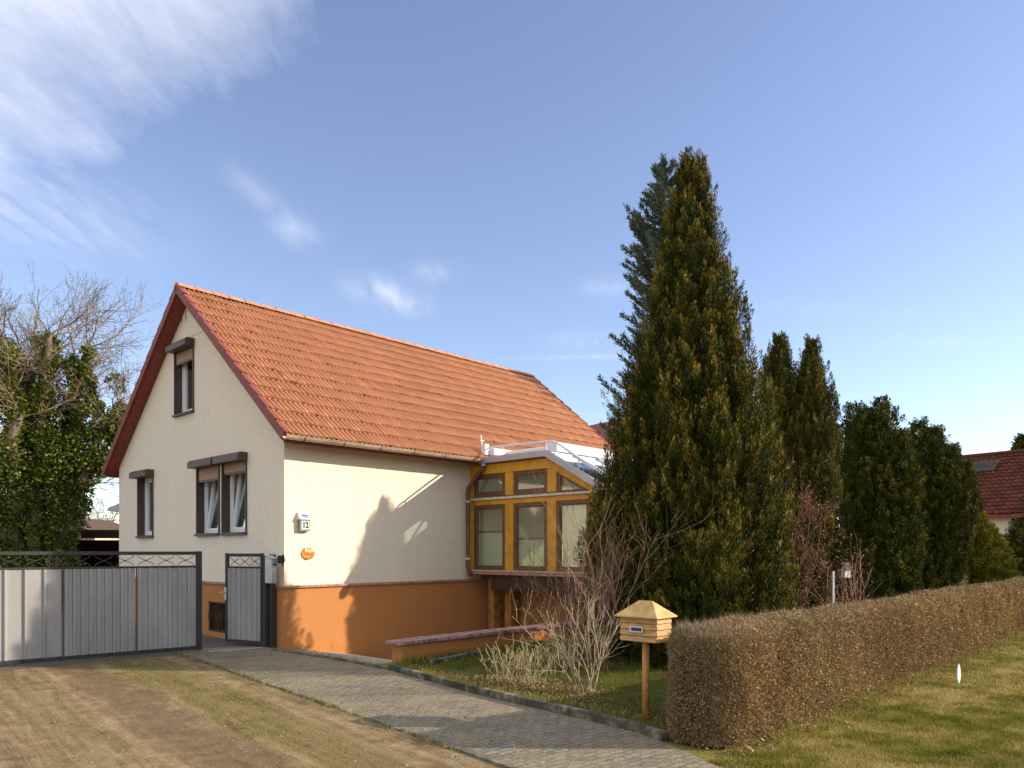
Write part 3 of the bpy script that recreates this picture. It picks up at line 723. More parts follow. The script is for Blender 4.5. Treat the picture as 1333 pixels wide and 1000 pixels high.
# downpipe at the conservatory corner
mb = MB(); y0 = EF - .035
mb.tube([(4.32, y0, EZ - .09), (4.32, y0, EZ - .20), (4.26, y0 + .10, EZ - .33), (4.22, -.12, EZ - .62), (4.22, -.10, EZ - .74), (4.22, -.10, 1.32), (4.25, -.13, 1.20), (4.28, -.16, 1.14)], .045, 10)
dp = mb.build('downpipe', M['pipe'], house, smooth=True)
mb = MB()
for z in (2.7, 1.5): mb.tube([(4.22, -.10, z - .02), (4.22, -.10, z + .02)], .055, 10); mb.box(4.20, 4.24, -.06, .01, z - .01, z + .01)
mb.each('pipe_clamp', M['ledge'], dp)
MB().tube([(4.32, y0, EZ - .06), (4.32, y0, EZ - .17)], .058, 10).build('pipe_collar', M['ledge'], dp)

# gable windows
def gable_window(t0, t1, z0, z1, shut, tilt, box_l, cur):
    w = MB(); f = .045
    w.box(-.03, .16, t0, t0 + f * .55, z0, z1).box(-.03, .16, t1 - f * .55, t1, z0, z1)
    w.box(-.028, .158, t0 + f * .55, t1 - f * .55, z0, z0 + .02)
    fr = w.build('shutter_frame', M['brown'], house)
    MB().box(-.07, .17, t0 - .01, t1 + .01, z0 - .035, z0 + .005).build('sill', M['brown'], fr, bevel=.004)
    # roller box projects from the wall with a sloping front
    bx = MB(); bt = z1 + .10
    bx.prism([(-.20, z1 - .06), (-.20, z1 + .05), (-.15, bt), (.0, bt), (.0, z1 - .06)], t0 - .02, t1 + .02, 'y')
    # prism 'y' takes (x,z) pairs
    bx.build('shutter_box', M['brown'], fr, bevel=.006)
    zs = z1 - .05 - shut
    if shut > .02:
        MB().box(.012, .024, t0 + .02, t1 - .02, zs, z1 - .05).build('shutter', M['slat'], fr)
        MB().box(.005, .03, t0 + .02, t1 - .02, zs - .045, zs - .001).build('shutter_rail', M['brown'], fr)
    # fixed frame
    a, b = t0 + .03, t1 - .03; xf = .13
    ff = MB(); k = .055
    ff.box(xf, xf + .06, a, a + k, z0 + .01, z1 - .03).box(xf, xf + .06, b - k, b, z0 + .01, z1 - .03).box(xf, xf + .06, a + k, b - k, z0 + .01, z0 + .01 + k).box(xf, xf + .06, a + k, b - k, z1 - .03 - k, z1 - .03)
    ff.build('window_frame', M['pvc'], fr, bevel=.004)
    # sash, tilted inward at the top if open
    sa, sb, sz0, sz1 = a + k + .003, b - k - .003, z0 + .07, z1 - .09
    T = Matrix.Translation((xf + .03, 0, sz0)) @ Matrix.Rotation(R(tilt), 4, 'Y') @ Matrix.Translation((-(xf + .03), 0, -sz0))
    sh = MB(); k2 = .05; xo = xf + .012
    for bb in ((xo, xo + .06, sa, sa + k2, sz0, sz1), (xo, xo + .06, sb - k2, sb, sz0, sz1), (xo, xo + .06, sa + k2, sb - k2, sz0, sz0 + k2), (xo, xo + .06, sa + k2, sb - k2, sz1 - k2, sz1)):
        sh.box(*bb, M_=T)
    so = sh.build('sash', M['pvc'], fr, bevel=.003)
    MB().box(xo + .03, xo + .036, sa + k2, sb - k2, sz0 + k2, sz1 - k2, M_=T).build('pane', M['glass'], so)
    # curtain: folded cloth gathered to the side
    if cur:
        for (ca, cb_, ct) in cur:
            n = 40; vs, fs = [], []
            for i in range(n + 1):
                for j, (zz1, fa) in enumerate(((z1 - .02, 0), (z0 + .55, .35), (z0 + .02, 1.0))):
                    y = ca + (cb_ - ca) * i / n; y = y + (ct - y) * fa * .55
                    vs.append((.37 + .025 * math.sin(i * 1.9), y, zz1))
            for i in range(n):
                for j in range(2): fs.append((i * 3 + j, (i + 1) * 3 + j, (i + 1) * 3 + j + 1, i * 3 + j + 1))
            MB().add(vs, fs).build('curtain', M['curtain'], fr, smooth=True)
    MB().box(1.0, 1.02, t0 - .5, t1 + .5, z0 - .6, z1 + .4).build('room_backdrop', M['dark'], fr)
    return fr
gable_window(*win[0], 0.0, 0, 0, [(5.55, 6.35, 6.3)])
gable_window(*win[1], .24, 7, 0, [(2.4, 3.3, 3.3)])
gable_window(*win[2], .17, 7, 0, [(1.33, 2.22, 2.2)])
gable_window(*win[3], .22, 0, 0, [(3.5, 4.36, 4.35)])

# number lamp and plaque are things of their own on the wall
nl = thing('house_number_lamp', 'white and grey house number lamp reading 12 on the sunlit wall', 'house number', hw(.25, -.001, 2.0), TH)
MB().prism([(0.0, 0), (-.085, 0), (-.085, .20), (0, .20)], 0, .21, 'x').build('lamp_body', M['grey_frame'], nl, bevel=.008)
MB().prism([(0, .202), (-.105, .202), (-.105, .215), (-.035, .32), (0, .33)], -.012, .222, 'x').build('lamp_hood', M['white_sign'], nl, bevel=.003)
MB().box(.03, .18, -.091, -.086, .035, .175).build('number_panel', M['white_sign'], nl)
textmesh('house_number', '12', .145, M['ink'], nl, (.105, -.094, .104), (R(90), 0, 0), .002, .85)
sl_ = math.atan2(.105, .115)
mb = MB()
def onhood(x0, x1, k0, k1):
    a, b = Vector((0, -.105, .215)), Vector((0, -.035, .32)); d = b - a; nn = Vector((0, -d.z, d.y)).normalized() * .003
    p, q = a + d * k0 + nn, a + d * k1 + nn
    mb.add([(x0, p.y, p.z), (x1, p.y, p.z), (x1, q.y, q.z), (x0, q.y, q.z)], [(0, 1, 2, 3)])
rr = random.Random(8); x = .04
while x < .165: w = rr.uniform(.010, .016); onhood(x, x + w, .46, .72); x += w + .003
x = .05
while x < .17: w = rr.uniform(.008, .014); onhood(x, x + w, .20, .38); x += w + .003
mb.build('hood_lettering', M['blue_ink'], nl)

pq = thing('ceramic_plaque', 'oval orange ceramic plaque with cream figures below the house number', 'plaque', hw(.455, -.001, 1.61), TH); pq.scale = (.88, 1, .88)
def oval(cx, cz, rx, rz, y0, y1, n=28):
    return [(cx + math.cos(2 * math.pi * i / n) * rx, cz + math.sin(2 * math.pi * i / n) * rz) for i in range(n)], y0, y1
mb = MB(); p, a, b = oval(0, 0, .15, .115, 0, -.02); mb.prism(p, a, b, 'y'); mb.build('plaque_body', M['ceramic'], pq, bevel=.005)
mb = MB()
for cx_, cz_, rx_, rz_ in ((-.06, .065, .035, .035), (.0, .055, .04, .03), (.065, .068, .035, .038), (-.075, .105, .012, .02), (-.045, .108, .012, .02), (.055, .11, .012, .02), (.085, .108, .012, .02)):
    p, a, b = oval(cx_, cz_, rx_, rz_, -.021, -.032, 14); mb.prism(p, a, b, 'y')
mb.build('cream_relief', M['ceramic_cream'], pq)
mb = MB()
for i in range(7):
    x = -.10 + i * .032; mb.box(x, x + .006, -.025, -.021, -.025, .01 - .01 * (i % 2)); mb.box(x + .009, x + .022, -.027, -.021, (-.03 if i % 2 else .0), (-.02 if i % 2 else .01))
mb.build('red_relief', M['ceramic_red'], pq)
mb = MB(); p, a, b = oval(-.03, -.095, .03, .018, -.021, -.034, 12); mb.prism(p, a, b, 'y'); p, a, b = oval(.06, -.08, .02, .012, -.021, -.034, 12); mb.prism(p, a, b, 'y'); mb.each('green_relief', M['ceramic_green'], pq)

def thingpart(name, parent):
    o = bpy.data.objects.new(name, None); COL.objects.link(o); o.parent = parent; o.empty_display_size = .1; return o
# ================================================================= CONSERVATORY
cs = thing('conservatory', 'orange timber conservatory with brown windows and grey roof edge on the house', 'conservatory', hw(4.38, 0), TH)
CW, CD = 3.9, 3.30                      # length along the wall, projection
YB = -2.20; ZT = 3.46; ZE = 2.74        # break, top of timber, eave
y_c = [0.0, -.10, -1.02, -1.25, -2.15, -2.38, -3.18, -3.30]
fr = MB()
def ysl(y): return ZT if y > YB else ZT + (y - YB) * (ZT - ZE) / (CD + YB) * 1.0
# end frames (x=0 and x=CW)
for xa in (0, CW - .11):
    xb = xa + .11
    for ya, yb in ((-.10, 0), (-1.25, -1.02), (-2.38, -2.15)):
        fr.box(xa, xb, ya, yb, 1.25, 2.70)
    fr.box(xa, xb, -3.30, -3.18, 1.25, 2.70)
    fr.box(xa + .002, xb - .002, -3.30, 0, 2.62, 2.72)                       # beam under the ledge
    for ya, yb in ((-.10, 0), (-1.25, -1.02), (-2.38, -2.15)): fr.box(xa + .003, xb - .003, ya, yb, 2.80, 3.30)
    fr.prism([(0, 3.26), (0, ZT), (YB, ZT), (-3.42, 2.80), (-3.42, 2.72), (-3.20, 2.765), (YB - .02, 3.26)], xa - .012, xb + .012, 'x')
# front frame
for k in range(5):
    xx = .0 + k * (CW - .12) / 4; fr.box(xx + .001, xx + .119, -3.302, -3.19, 1.25, 2.70)
fr.box(.0, CW, -3.30, -3.20, 2.60, 2.78)
fro = fr.build('timber_frame', M['timber'], cs, bevel=.006)
MB().box(-.05, CW + .05, -3.38, .0, 2.721, 2.765).build('transom_ledge', M['ledge'], cs, bevel=.004)
MB().box(-.10, CW + .1, -3.42, .0, 1.17, 1.245).build('sill_board', M['cap'], cs, bevel=.008)
MB().box(-.115, CW + .115, -3.435, .0, 1.246, 1.262).build('sill_sheet', M['ledge'], cs)
def cwin(x, ya, yb, za, zb, poly=None, blind=0):
    k = .075; m = MB()
    if poly is None:
        for bb in ((ya, ya + k, za, zb), (yb - k, yb, za, zb), (ya + k, yb - k, za, za + k), (ya + k, yb - k, zb - k, zb)): m.box(x, x + .07, *bb)
        o = m.build('window', M['sash'], cs, bevel=.004)
        m2 = MB()
        for bb in ((ya + k, ya + k + .022, za + k, zb - k), (yb - k - .022, yb - k, za + k, zb - k), (ya + k + .022, yb - k - .022, za + k, za + k + .022), (ya + k + .022, yb - k - .022, zb - k - .022, zb - k)): m2.box(x + .015, x + .05, *bb)
        m2.build('glazing_bead', M['sash'], o)
        MB().box(x + .03, x + .036, ya + k + .022, yb - k - .022, za + k + .022, zb - k - .022).build('pane', M['glass2'], o)
        if blind: MB().box(x + .085, x + .092, ya + .08, yb - .08, za + .06, za + .06 + blind).build('blind', M['blind'], o); MB().box(x + .075, x + .10, ya + .07, yb - .07, za + .06 + blind, za + .10 + blind).build('blind_rail', M['sash'], o)
    return o
wins = [(-1.02, -.10), (-2.15, -1.25), (-3.18, -2.38)]
for i, (a, b) in enumerate(wins): cwin(.012, a, b, 1.262, 2.62, None, [.72, .56, 1.2][i])
for i, (a, b) in enumerate(wins[:2]): cwin(.012, a, b, 2.80, 3.26, None, [.0, .0][i])
# triangular gable light
tri = [(-2.38, 2.80), (-2.38, 3.13), (-3.0, 2.80)]
m = MB(); m.box(.02, .08, -2.46, -2.385, 2.768, 3.10).box(.02, .08, -3.06, -2.46, 2.768, 2.82)
m.prism([(-2.45, 3.10), (-2.45, 3.17), (-3.16, 2.77), (-3.04, 2.77)], .02, .08, 'x')
o = m.build('gable_light', M['sash'], cs)
MB().prism([(-2.46, 2.81), (-2.46, 3.10), (-3.0, 2.81)], .045, .051, 'x').build('pane', M['glass2'], o)
MB().bar((.10, -2.72, 2.80), (.10, -2.50, 3.06), .05, .05).build('brace', M['ledge'], o)
# far side and front windows
for k in range(4):
    xa = .12 + k * (CW - .12) / 4; xb = k * (CW - .12) / 4 + (CW - .12) / 4
    m = MB(); y = -3.29; kk = .07
    for bb in ((xa, xa + kk, 1.262, 2.60), (xb - kk, xb, 1.262, 2.60)): m.box(bb[0], bb[1], y, y + .07, bb[2], bb[3])
    m.box(xa + kk, xb - kk, y, y + .07, 1.262, 1.262 + kk).box(xa + kk, xb - kk, y, y + .07, 2.60 - kk, 2.60)
    o = m.build('window', M['sash'], cs); MB().box(xa + kk, xb - kk, y + .03, y + .036, 1.262 + kk, 2.60 - kk).build('pane', M['glass2'], o)
for (a, b) in wins: cwin(CW - .095, a, b, 1.262, 2.62)
# inside: floor, far half-wall
MB().box(.12, CW - .12, -3.17, -.02, 1.18, 1.23).build('floor', M['interior'], cs)
mb = MB()
n = 90; vs, fs = [], []
for i in range(n + 1):
    y = -3.1 + .75 * i / n
    for z in (1.3, 2.6): vs.append((.30 + .03 * math.sin(i * 1.1), y, z))
fs = [(i * 2, i * 2 + 2, i * 2 + 3, i * 2 + 1) for i in range(n)]
MB().add(vs, fs).build('inner_curtain', M['curtain'], cs, smooth=True)
# roof: zinc edging, glass, bars
rf = MB()
rf.prism([(.35, 3.50), (.35, 3.60), (YB - .02, 3.60), (-3.55, 2.86), (-3.55, 2.74), (-3.52, 2.74), (YB, 3.475), (0, 3.475)], -.14, -.04, 'x')
rf.prism([(.35, 3.50), (.35, 3.60), (YB - .02, 3.60), (-3.55, 2.86), (-3.55, 2.74), (-3.52, 2.74), (YB, 3.475), (0, 3.475)], CW + .04, CW + .14, 'x')
ro = rf.build('roof_edge', M['zinc'], cs, bevel=.004)
MB().box(-.04, CW + .04, YB, .2, 3.48, 3.585).build('flat_roof', M['zinc'], ro)
dsl = Vector((0, -3.54 - YB, 2.82 - 3.575)); 
MB().add([(-.04, YB, 3.575), (CW + .04, YB, 3.575), (CW + .04, -3.54, 2.82), (-.04, -3.54, 2.82), (-.04, YB, 3.545), (CW + .04, YB, 3.545), (CW + .04, -3.54, 2.79), (-.04, -3.54, 2.79)],
         [(0, 1, 2, 3), (7, 6, 5, 4), (0, 3, 7, 4), (1, 5, 6, 2), (0, 4, 5, 1), (3, 2, 6, 7)]).build('glass_roof', M['roof_glass'], ro)
mb = MB()
for k in range(1, 5): mb.bar((k * CW / 5, YB, 3.60), (k * CW / 5, -3.55, 2.845), .05, .03)
mb.each('glazing_bar', M['white_metal'], ro)
# awning: two white cassettes and tubular rails over the roof
mb = MB(); mb.box(.15, CW + .2, -.56, -.38, 3.67, 3.82).box(.25, CW + .2, -2.18, -1.95, 3.61, 3.80); aw = thingpart('awning', cs); mb.each('awning_cassette', M['white_metal'], aw, bevel=.015)
MB().box(.55, CW, -2.08, -.42, 3.62, 3.79).build('awning_cover', M['white_paint'], aw, bevel=.02)
mb = MB()
for xx in (.10, 2.0, CW - .1):
    mb.tube([(xx, -.42, 3.83), (xx, -1.4, 3.815), (xx, -2.22, 3.79), (xx, -2.36, 3.72), (xx, -3.6, 2.93)], .02, 8)
    for y, z0, z1 in ((-.85, 3.585, 3.85), (-2.05, 3.585, 3.81), (-2.85, 3.20, 3.44)): mb.tube([(xx, y, z0), (xx, y, z1)], .014, 6)
mb.each('awning_rail', M['white_metal'], aw)
mb = MB(); mb.box(-.0, .10, -.46, -.34, 3.68, 3.90).tube([(.03, -.33, 3.85), (.03, -.30, 4.10)], .014, 6).tube([(-.02, -.33, 3.98), (.09, -.33, 3.98)], .012, 6); mb.build('awning_bracket', M['white_metal'], aw)
# underside: scalloped dark boards, beams, garage door
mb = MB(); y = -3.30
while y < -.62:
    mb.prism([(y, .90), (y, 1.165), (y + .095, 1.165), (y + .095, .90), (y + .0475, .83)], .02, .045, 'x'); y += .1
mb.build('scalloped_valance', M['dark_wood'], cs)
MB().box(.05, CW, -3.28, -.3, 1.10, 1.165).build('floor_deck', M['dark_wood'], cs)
mb = MB()
mb.box(.30, .48, -.42, -.25, -1.0, 1.10).box(.42, .58, -.80, -.62, -1.0, 1.10)
mb.each('under_post', M['door_wood'], cs)
gd = MB().box(.75, .80, -3.2, -.05, -1.0, 1.10).build('garage_door', M['door_wood'], cs)
mb = MB(); cutx = .745
for j in range(16):                              # herringbone battens of the left leaf
    z = -.9 + j * .125
    mb.bar((cutx, -.95, z), (cutx, -1.70, z + .62 if z + .62 < 1.08 else 1.08), .03, .06)
for j in range(9):
    y = -1.85 - j * .14; mb.box(.735, .75, y - .11, y, -1.0, 1.08)
mb.build('door_battens', M['door_wood'], gd)

# ================================================================= GATES
def corrugated(m, x0, x1, z0, z1, y, pitch, dep, wide=.6):
    n = int(round((x1 - x0) / pitch)); p = (x1 - x0) / n; pts = []
    for i in range(n):
        a = x0 + i * p; pts += [(a, y), (a + p * wide, y), (a + p * (wide + .08), y - dep), (a + p * .92, y - dep)]
    pts.append((x1, y)); back = [(x, yy + .004) for x, yy in pts[::-1]]
    v = [(x, yy, z) for x, yy in pts for z in (z0, z1)]
    f = [(i * 2, i * 2 + 2, i * 2 + 3, i * 2 + 1) for i in range(len(pts) - 1)]
    return m.add(v, f)
def scroll(m, x, z0, z1, w):
    # the paired S curves of the gate head
    h = z1 - z0; zc = (z0 + z1) / 2
    for s in (1, -1):
        m.tube([(x - w * .5, 0, zc + s * h * .46), (x - w * .42, 0, zc + s * h * .30), (x - w * .16, 0, zc + s * h * .10), (x, 0, zc), (x + w * .16, 0, zc - s * h * .10 * -1 if False else zc + s * h * .10), (x + w * .42, 0, zc + s * h * .30), (x + w * .5, 0, zc + s * h * .46)], .0055, 5)
    m.tube([(x - .012, 0, zc), (x + .012, 0, zc)], .012, 6)
gA, gB = Vector((-5.13, 12.40, 0)), Vector((-7.24, 10.61, 0)); gd_ = (gB - gA).normalized(); ang = math.atan2(gd_.y, gd_.x)
bigGate = thing('driveway_gate', 'wide grey corrugated sheet driveway gate with black iron frame', 'gate', gA, ang)
GL = 4.6
mb = MB(); mb.box(0, .09, -.03, .03, .03, 1.655).box(.09, GL, -.025, .025, 1.595, 1.65).box(.09, GL, -.02, .02, 1.39, 1.42).box(.09, GL, -.025, .025, .04, .10)
mb.build('frame', M['iron'], bigGate, bevel=.004)
mb = MB()
mb2 = MB()
for xx in (.985, 1.985, 2.985, 3.985): mb2.box(xx, xx + .016, .012, .030, .05, 1.42)
mb2.each('divider', M['rust'], bigGate)
# sheets face the viewer: after rotation local +y points to the camera side
corrugated(mb, .09, .975, .10, 1.39, .005, .148, -.034); corrugated(mb, 1.01, 1.975, .10, 1.39, .005, .107, -.034)
corrugated(mb, 2.01, 2.975, .10, 1.39, .005, .24, -.034, .8); corrugated(mb, 3.01, 3.975, .10, 1.39, .005, .16, -.034); corrugated(mb, 4.01, GL, .10, 1.39, .005, .16, -.034)
mb.build('sheet_panel', M['sheet'], bigGate)
mb = MB(); x = .25
while x < GL - .1:
    scroll(mb, x, 1.42, 1.595, .25); x += .30
mb.build('scrollwork', M['iron'], bigGate)
mb = MB(); mb.tube([(2.12 + .09 * math.cos(w), 0, 1.50 + .085 * math.sin(w)) for w in np.linspace(0, 6.28, 17)], .008, 5).tube([(2.12 + .05 * math.cos(w), 0, 1.50 + .05 * math.sin(w)) for w in np.linspace(0, 6.28, 13)], .008, 5); mb.build('iron_ring', M['rust'], bigGate)

# pedestrian gate, swung open beside the gable
pA, pB = hw(-.20, .33), hw(-.46, 1.17); pd = (pB - pA).normalized(); pang = math.atan2(pd.y, pd.x); PL = (pB - pA).length
pg = thing('garden_gate', 'narrow grey sheet garden gate standing open beside the gable', 'gate', pA, pang)
mb = MB(); mb.box(0, .06, -.025, .025, .06, 1.62).box(PL - .06, PL, -.025, .025, .06, 1.62).box(.06, PL - .06, -.023, .023, 1.56, 1.615).box(.06, PL - .06, -.02, .02, 1.36, 1.39).box(.06, PL - .06, -.023, .023, .06, .11)
mb.build('frame', M['iron'], pg, bevel=.004)
mb = MB(); corrugated(mb, .06, PL - .06, .11, 1.36, .005, .13, -.02); mb.build('sheet_panel', M['sheet'], pg)
mb = MB(); xx = .20
while xx < PL - .1: scroll(mb, xx, 1.39, 1.56, .2); xx += .235
mb.build('scrollwork', M['iron'], pg)
mb = MB(); mb.box(PL - .055, PL - .005, .026, .05, .80, 1.02); mb.tube([(PL - .03, .05, .93), (PL - .03, .09, .93), (PL + .05, .10, .93)], .01, 6); mb.build('lock', M['steel'], pg)
mb = MB(); mb.tube([(0, .03, .3), (0, .03, .42)], .02, 8).tube([(0, .03, 1.25), (0, .03, 1.37)], .02, 8); mb.each('hinge', M['iron'], pg)
gp = thing('gate_post', 'square black iron gate post at the house corner', 'post', hw(-.12, .20), TH)
MB().box(-.05, .05, -.05, .05, -.02, 1.60).build('post', M['iron'], gp, bevel=.006)
MB().box(-.12, -.06, .02, .08, 0, 1.58).build('stop_bar', M['iron'], gp, bevel=.004)
lb = thing('letterbox', 'stainless letterbox with a newspaper holder on the gate post', 'letterbox', hw(-.165, .01, 1.11) + AX * 0, TH)
# box stands beside the wall, front to the street
MB().prism([(.00, 0), (.00, .40), (.22, .47), (.22, 0)], -.07, .03, 'x').build('box_body', M['steel'], lb, bevel=.006)
MB().prism([(-.02, .405), (-.02, .42), (.23, .50), (.23, .475)], -.08, .04, 'x').build('lid', M['steel'], lb, bevel=.003)
MB().box(-.04, .02, -.012, -.001, .31, .33).build('slot', M['black'], lb)
mb = MB(); mb.tube([(.06, -.06, .34), (.06, -.07, .47)], .048, 12).tube([(.095, -.07, .30), (.12, -.09, .39), (.09, -.10, .49)], .014, 6); mb.build('newspaper_holder', M['black'], lb)

# ================================================================= MAILBOX ON POST
mbp = gnd(840.5, 942)
mx = thing('post_box', 'yellow wooden box with a hipped roof standing on a round post by the hedge', 'mailbox', mbp, R(-43.1))
MB().tube([(0, 0, -.02), (0, 0, .82)], .034, 14).build('post', M['wood_post'], mx, smooth=True)
mb = MB(); bx_, by_ = .200, .130
for j in range(4):
    z = .795 + j * .058
    mb.prism([(-by_ - .008, z + .006), (-by_ + .010, z + .056), (by_ - .010, z + .056), (by_ + .008, z + .006), (by_ - .002, z), (-by_ + .002, z)], -bx_, bx_, 'x')
for j in range(4):
    z = .795 + j * .058
    mb.prism([(-bx_ - .010, z + .006), (-bx_ - .002, z + .056), (-bx_ + .004, z + .056), (-bx_ + .004, z + .002)], -by_ + .004, by_ - .004, 'y')
    mb.prism([(bx_ + .010, z + .006), (bx_ + .002, z + .056), (bx_ - .004, z + .056), (bx_ - .004, z + .002)], -by_ + .004, by_ - .004, 'y')
mb.build('box', M['box_wood'], mx)
z = 1.025; ex, ey = .240, .180; rx = .075
mb = MB(); mb.add([(-ex, -ey, z), (ex, -ey, z), (ex, ey, z), (-ex, ey, z), (-ex, -ey, z + .012), (ex, -ey, z + .012), (ex, ey, z + .012), (-ex, ey, z + .012), (-rx, 0, z + .155), (rx, 0, z + .155)],
   [(3, 2, 1, 0), (0, 1, 5, 4), (1, 2, 6, 5), (2, 3, 7, 6), (3, 0, 4, 7), (4, 5, 9, 8), (5, 6, 9), (6, 7, 8, 9), (7, 4, 8)]); mb.build('roof', M['box_roof'], mx, bevel=.002)
MB().box(-.085, .065, -by_ - .020, -by_ - .008, .885, .945).build('name_plate', M['plate'], mx)
mb = MB(); x = -.062; rr = random.Random(4)
while x < .036: w = rr.uniform(.008, .014); mb.box(x, x + w, -by_ - .024, -by_ - .021, .900, .929); x += w + .004
mb.build('name_lettering', M['ink'], mx)
mb = MB(); rr = random.Random(2)
for j in range(14): 
    zz_ = rr.uniform(.05, .78); mb.box(.032, .036, -.015 + rr.uniform(-.006, .006), -.009, zz_, zz_ + rr.uniform(.004, .014))
mb.each('paint_drip', M['pvc'], mx)

# ================================================================= FOLIAGE THINGS
def profile_from_photo(D, rows, zlow=None):
    """rows: (v, left u, right u) of the silhouette -> (z, radius), centre column"""
    out = sorted([(zat(v, D), (r - l) / 2 * D / FPX) for v, l, r in rows]); return out
D1 = 11.55
rows1 = [(190, 888, 905), (215, 884, 915), (250, 880, 924), (300, 868, 934), (350, 862, 941), (400, 852, 958), (450, 836, 968), (500, 822, 982), (550, 809, 995), (600, 797, 1003), (650, 782, 1014), (700, 770, 1020), (750, 765, 1024), (800, 772, 1020), (845, 790, 1000)]
pr = [(z, r * .93 - .02) for z, r in profile_from_photo(D1, rows1)]
_za, _zb = zat(320, D1), pr[-1][0]
pr = [(z - .30 * max(0, (z - _za) / (_zb - _za)), r) for z, r in pr]
lean1 = sorted([(zat(v, D1), ((l + r) / 2 - 895) * D1 / FPX) for v, l, r in rows1])

tree = thing('thuja_tree', 'very tall broad olive green conical thuja behind the yellow post box', 'conifer', at(895, D1), 0)
MB().tube([(0, 0, -.05), (0, 0, 3), (0, 0, pr[-1][0] - .5)], [.17, .1, .02], 10).build('trunk', M['bark'], tree)
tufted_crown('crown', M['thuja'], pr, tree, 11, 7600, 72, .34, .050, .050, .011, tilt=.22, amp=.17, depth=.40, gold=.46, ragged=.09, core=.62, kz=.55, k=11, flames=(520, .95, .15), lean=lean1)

def column(u, D, rows, seed, label, n=1500):
    p = profile_from_photo(D, rows); t_ = thing('columnar_thuja', label, 'conifer', at(u, D), 0, 'columnar thujas behind the hedge')
    MB().tube([(0, 0, -.05), (0, 0, 1.5), (0, 0, p[-1][0] - .4)], [.09, .06, .01], 8).build('trunk', M['bark'], t_)
    tufted_crown('crown', M['thuja_col'], p, t_, seed, n, 60, .24, .035, .042, .011, tilt=.10, amp=.07, depth=.25, gold=.3, ragged=.05, core=.72, k=9, flames=(170, .8, .09))
    return t_
column(1014, 14.2, [(441, 1012, 1016), (460, 1003, 1024), (500, 994, 1034), (550, 990, 1040), (620, 990, 1040), (700, 994, 1036), (790, 1000, 1030), (810, 1004, 1026)], 21, 'slimmer left one of the two columnar thujas right of the tallest tree')
column(1056, 14.0, [(447, 1049, 1056), (475, 1040, 1066), (520, 1033, 1080), (570, 1028, 1087), (620, 1028, 1087), (680, 1034, 1082), (730, 1040, 1076), (790, 1046, 1068), (812, 1048, 1064)], 22, 'broader right one of the two columnar thujas, golden green edge', 1800)

def yew(parent_at, D, cols, seed, label):
    t_ = thing('yew_tree', label, 'conifer', parent_at, 0, 'dark yews behind the hedge')
    mb = MB()
    for i, (u, rows) in enumerate(cols):
        p = profile_from_photo(D, rows); off = at(u, D) - parent_at
        mb.tube([off * .2, off * .7 + Vector((0, 0, 1.0)), off + Vector((0, 0, p[-1][0] - .3))], [.09, .06, .015], 7)
        p = [(z_, r_ * 1.12 + .03) for z_, r_ in p]
        c = tufted_crown('crown', M['yew'], p, t_, seed + i, int(60 * sum(x[1] for x in p)) + 900, 56, .20, .055, .045, .014, tilt=.4, amp=.15, depth=.32, gold=.3, ragged=.09, core=.64, kz=2.2, flames=(150, .6, .13))
        c.location = off
    mb.build('trunk', M['bark'], t_)
yew(at(1120, 16.8), 16.8, [(1112, [(528, 1108, 1114), (560, 1094, 1130), (600, 1086, 1138), (660, 1082, 1142), (720, 1080, 1146), (770, 1084, 1142), (800, 1090, 1138)]),
                           (1148, [(519, 1144, 1150), (545, 1130, 1166), (600, 1122, 1176), (660, 1120, 1180), (720, 1116, 1182), (770, 1120, 1182), (800, 1126, 1174)]),
                           (1130, [(535, 1125, 1133), (560, 1116, 1146), (600, 1110, 1152), (700, 1106, 1156), (790, 1110, 1150)]),
                           (1170, [(562, 1166, 1172), (590, 1156, 1184), (640, 1150, 1188), (720, 1150, 1190), (790, 1154, 1186)])], 31, 'dark green yew with two blunt tops right of the columnar thujas')
yew(at(1212, 17.6), 17.6, [(1196, [(550, 1190, 1198), (575, 1180, 1214), (620, 1172, 1222), (680, 1172, 1222), (730, 1168, 1222), (765, 1172, 1222), (795, 1178, 1216)]),
                           (1234, [(583, 1230, 1237), (610, 1220, 1250), (650, 1212, 1262), (690, 1210, 1256), (720, 1210, 1238), (760, 1208, 1224), (780, 1210, 1220)]),
                           (1216, [(560, 1210, 1218), (590, 1200, 1230), (640, 1196, 1238), (720, 1194, 1228), (780, 1194, 1212)]),
                           (1250, [(606, 1246, 1253), (630, 1238, 1262), (660, 1234, 1265), (685, 1234, 1256), (705, 1236, 1246)])], 35, 'dark green yew leaning towards the round cone shaped shrub')
# rounded cone shrub
D = 24.0; cshr = thing('cone_shrub', 'low broad cone shaped green shrub in front of the red roofed house', 'shrub', at(1268, D), 0)
p = profile_from_photo(D, [(664, 1266, 1270), (680, 1254, 1282), (705, 1240, 1298), (735, 1228, 1312), (760, 1224, 1316), (785, 1235, 1306)])
tufted_crown('crown', M['mound'], p, cshr, 41, 1500, 40, .25, .10, .08, .03, tilt=1.2, amp=.09, depth=.2, gold=.3, kz=5, core=.82)
MB().tube([(0, 0, -.05), (0, 0, 1.8)], [.12, .04], 7).build('trunk', M['bark'], cshr)
cs2 = thing('clipped_conifer', 'dark rounded conifer at the right edge beside the red roofed house', 'conifer', at(1352, 28.5), 0)
p = profile_from_photo(28.5, [(640, 1350, 1354), (665, 1330, 1374), (700, 1316, 1388), (740, 1316, 1388), (775, 1328, 1376)])
tufted_crown('crown', M['yew'], p, cs2, 43, 1300, 40, .3, .09, .08, .028, tilt=.3, amp=.08, depth=.2, core=.8)
MB().tube([(0, 0, -.05), (0, 0, 2.2)], [.12, .04], 7).build('trunk', M['bark'], cs2)
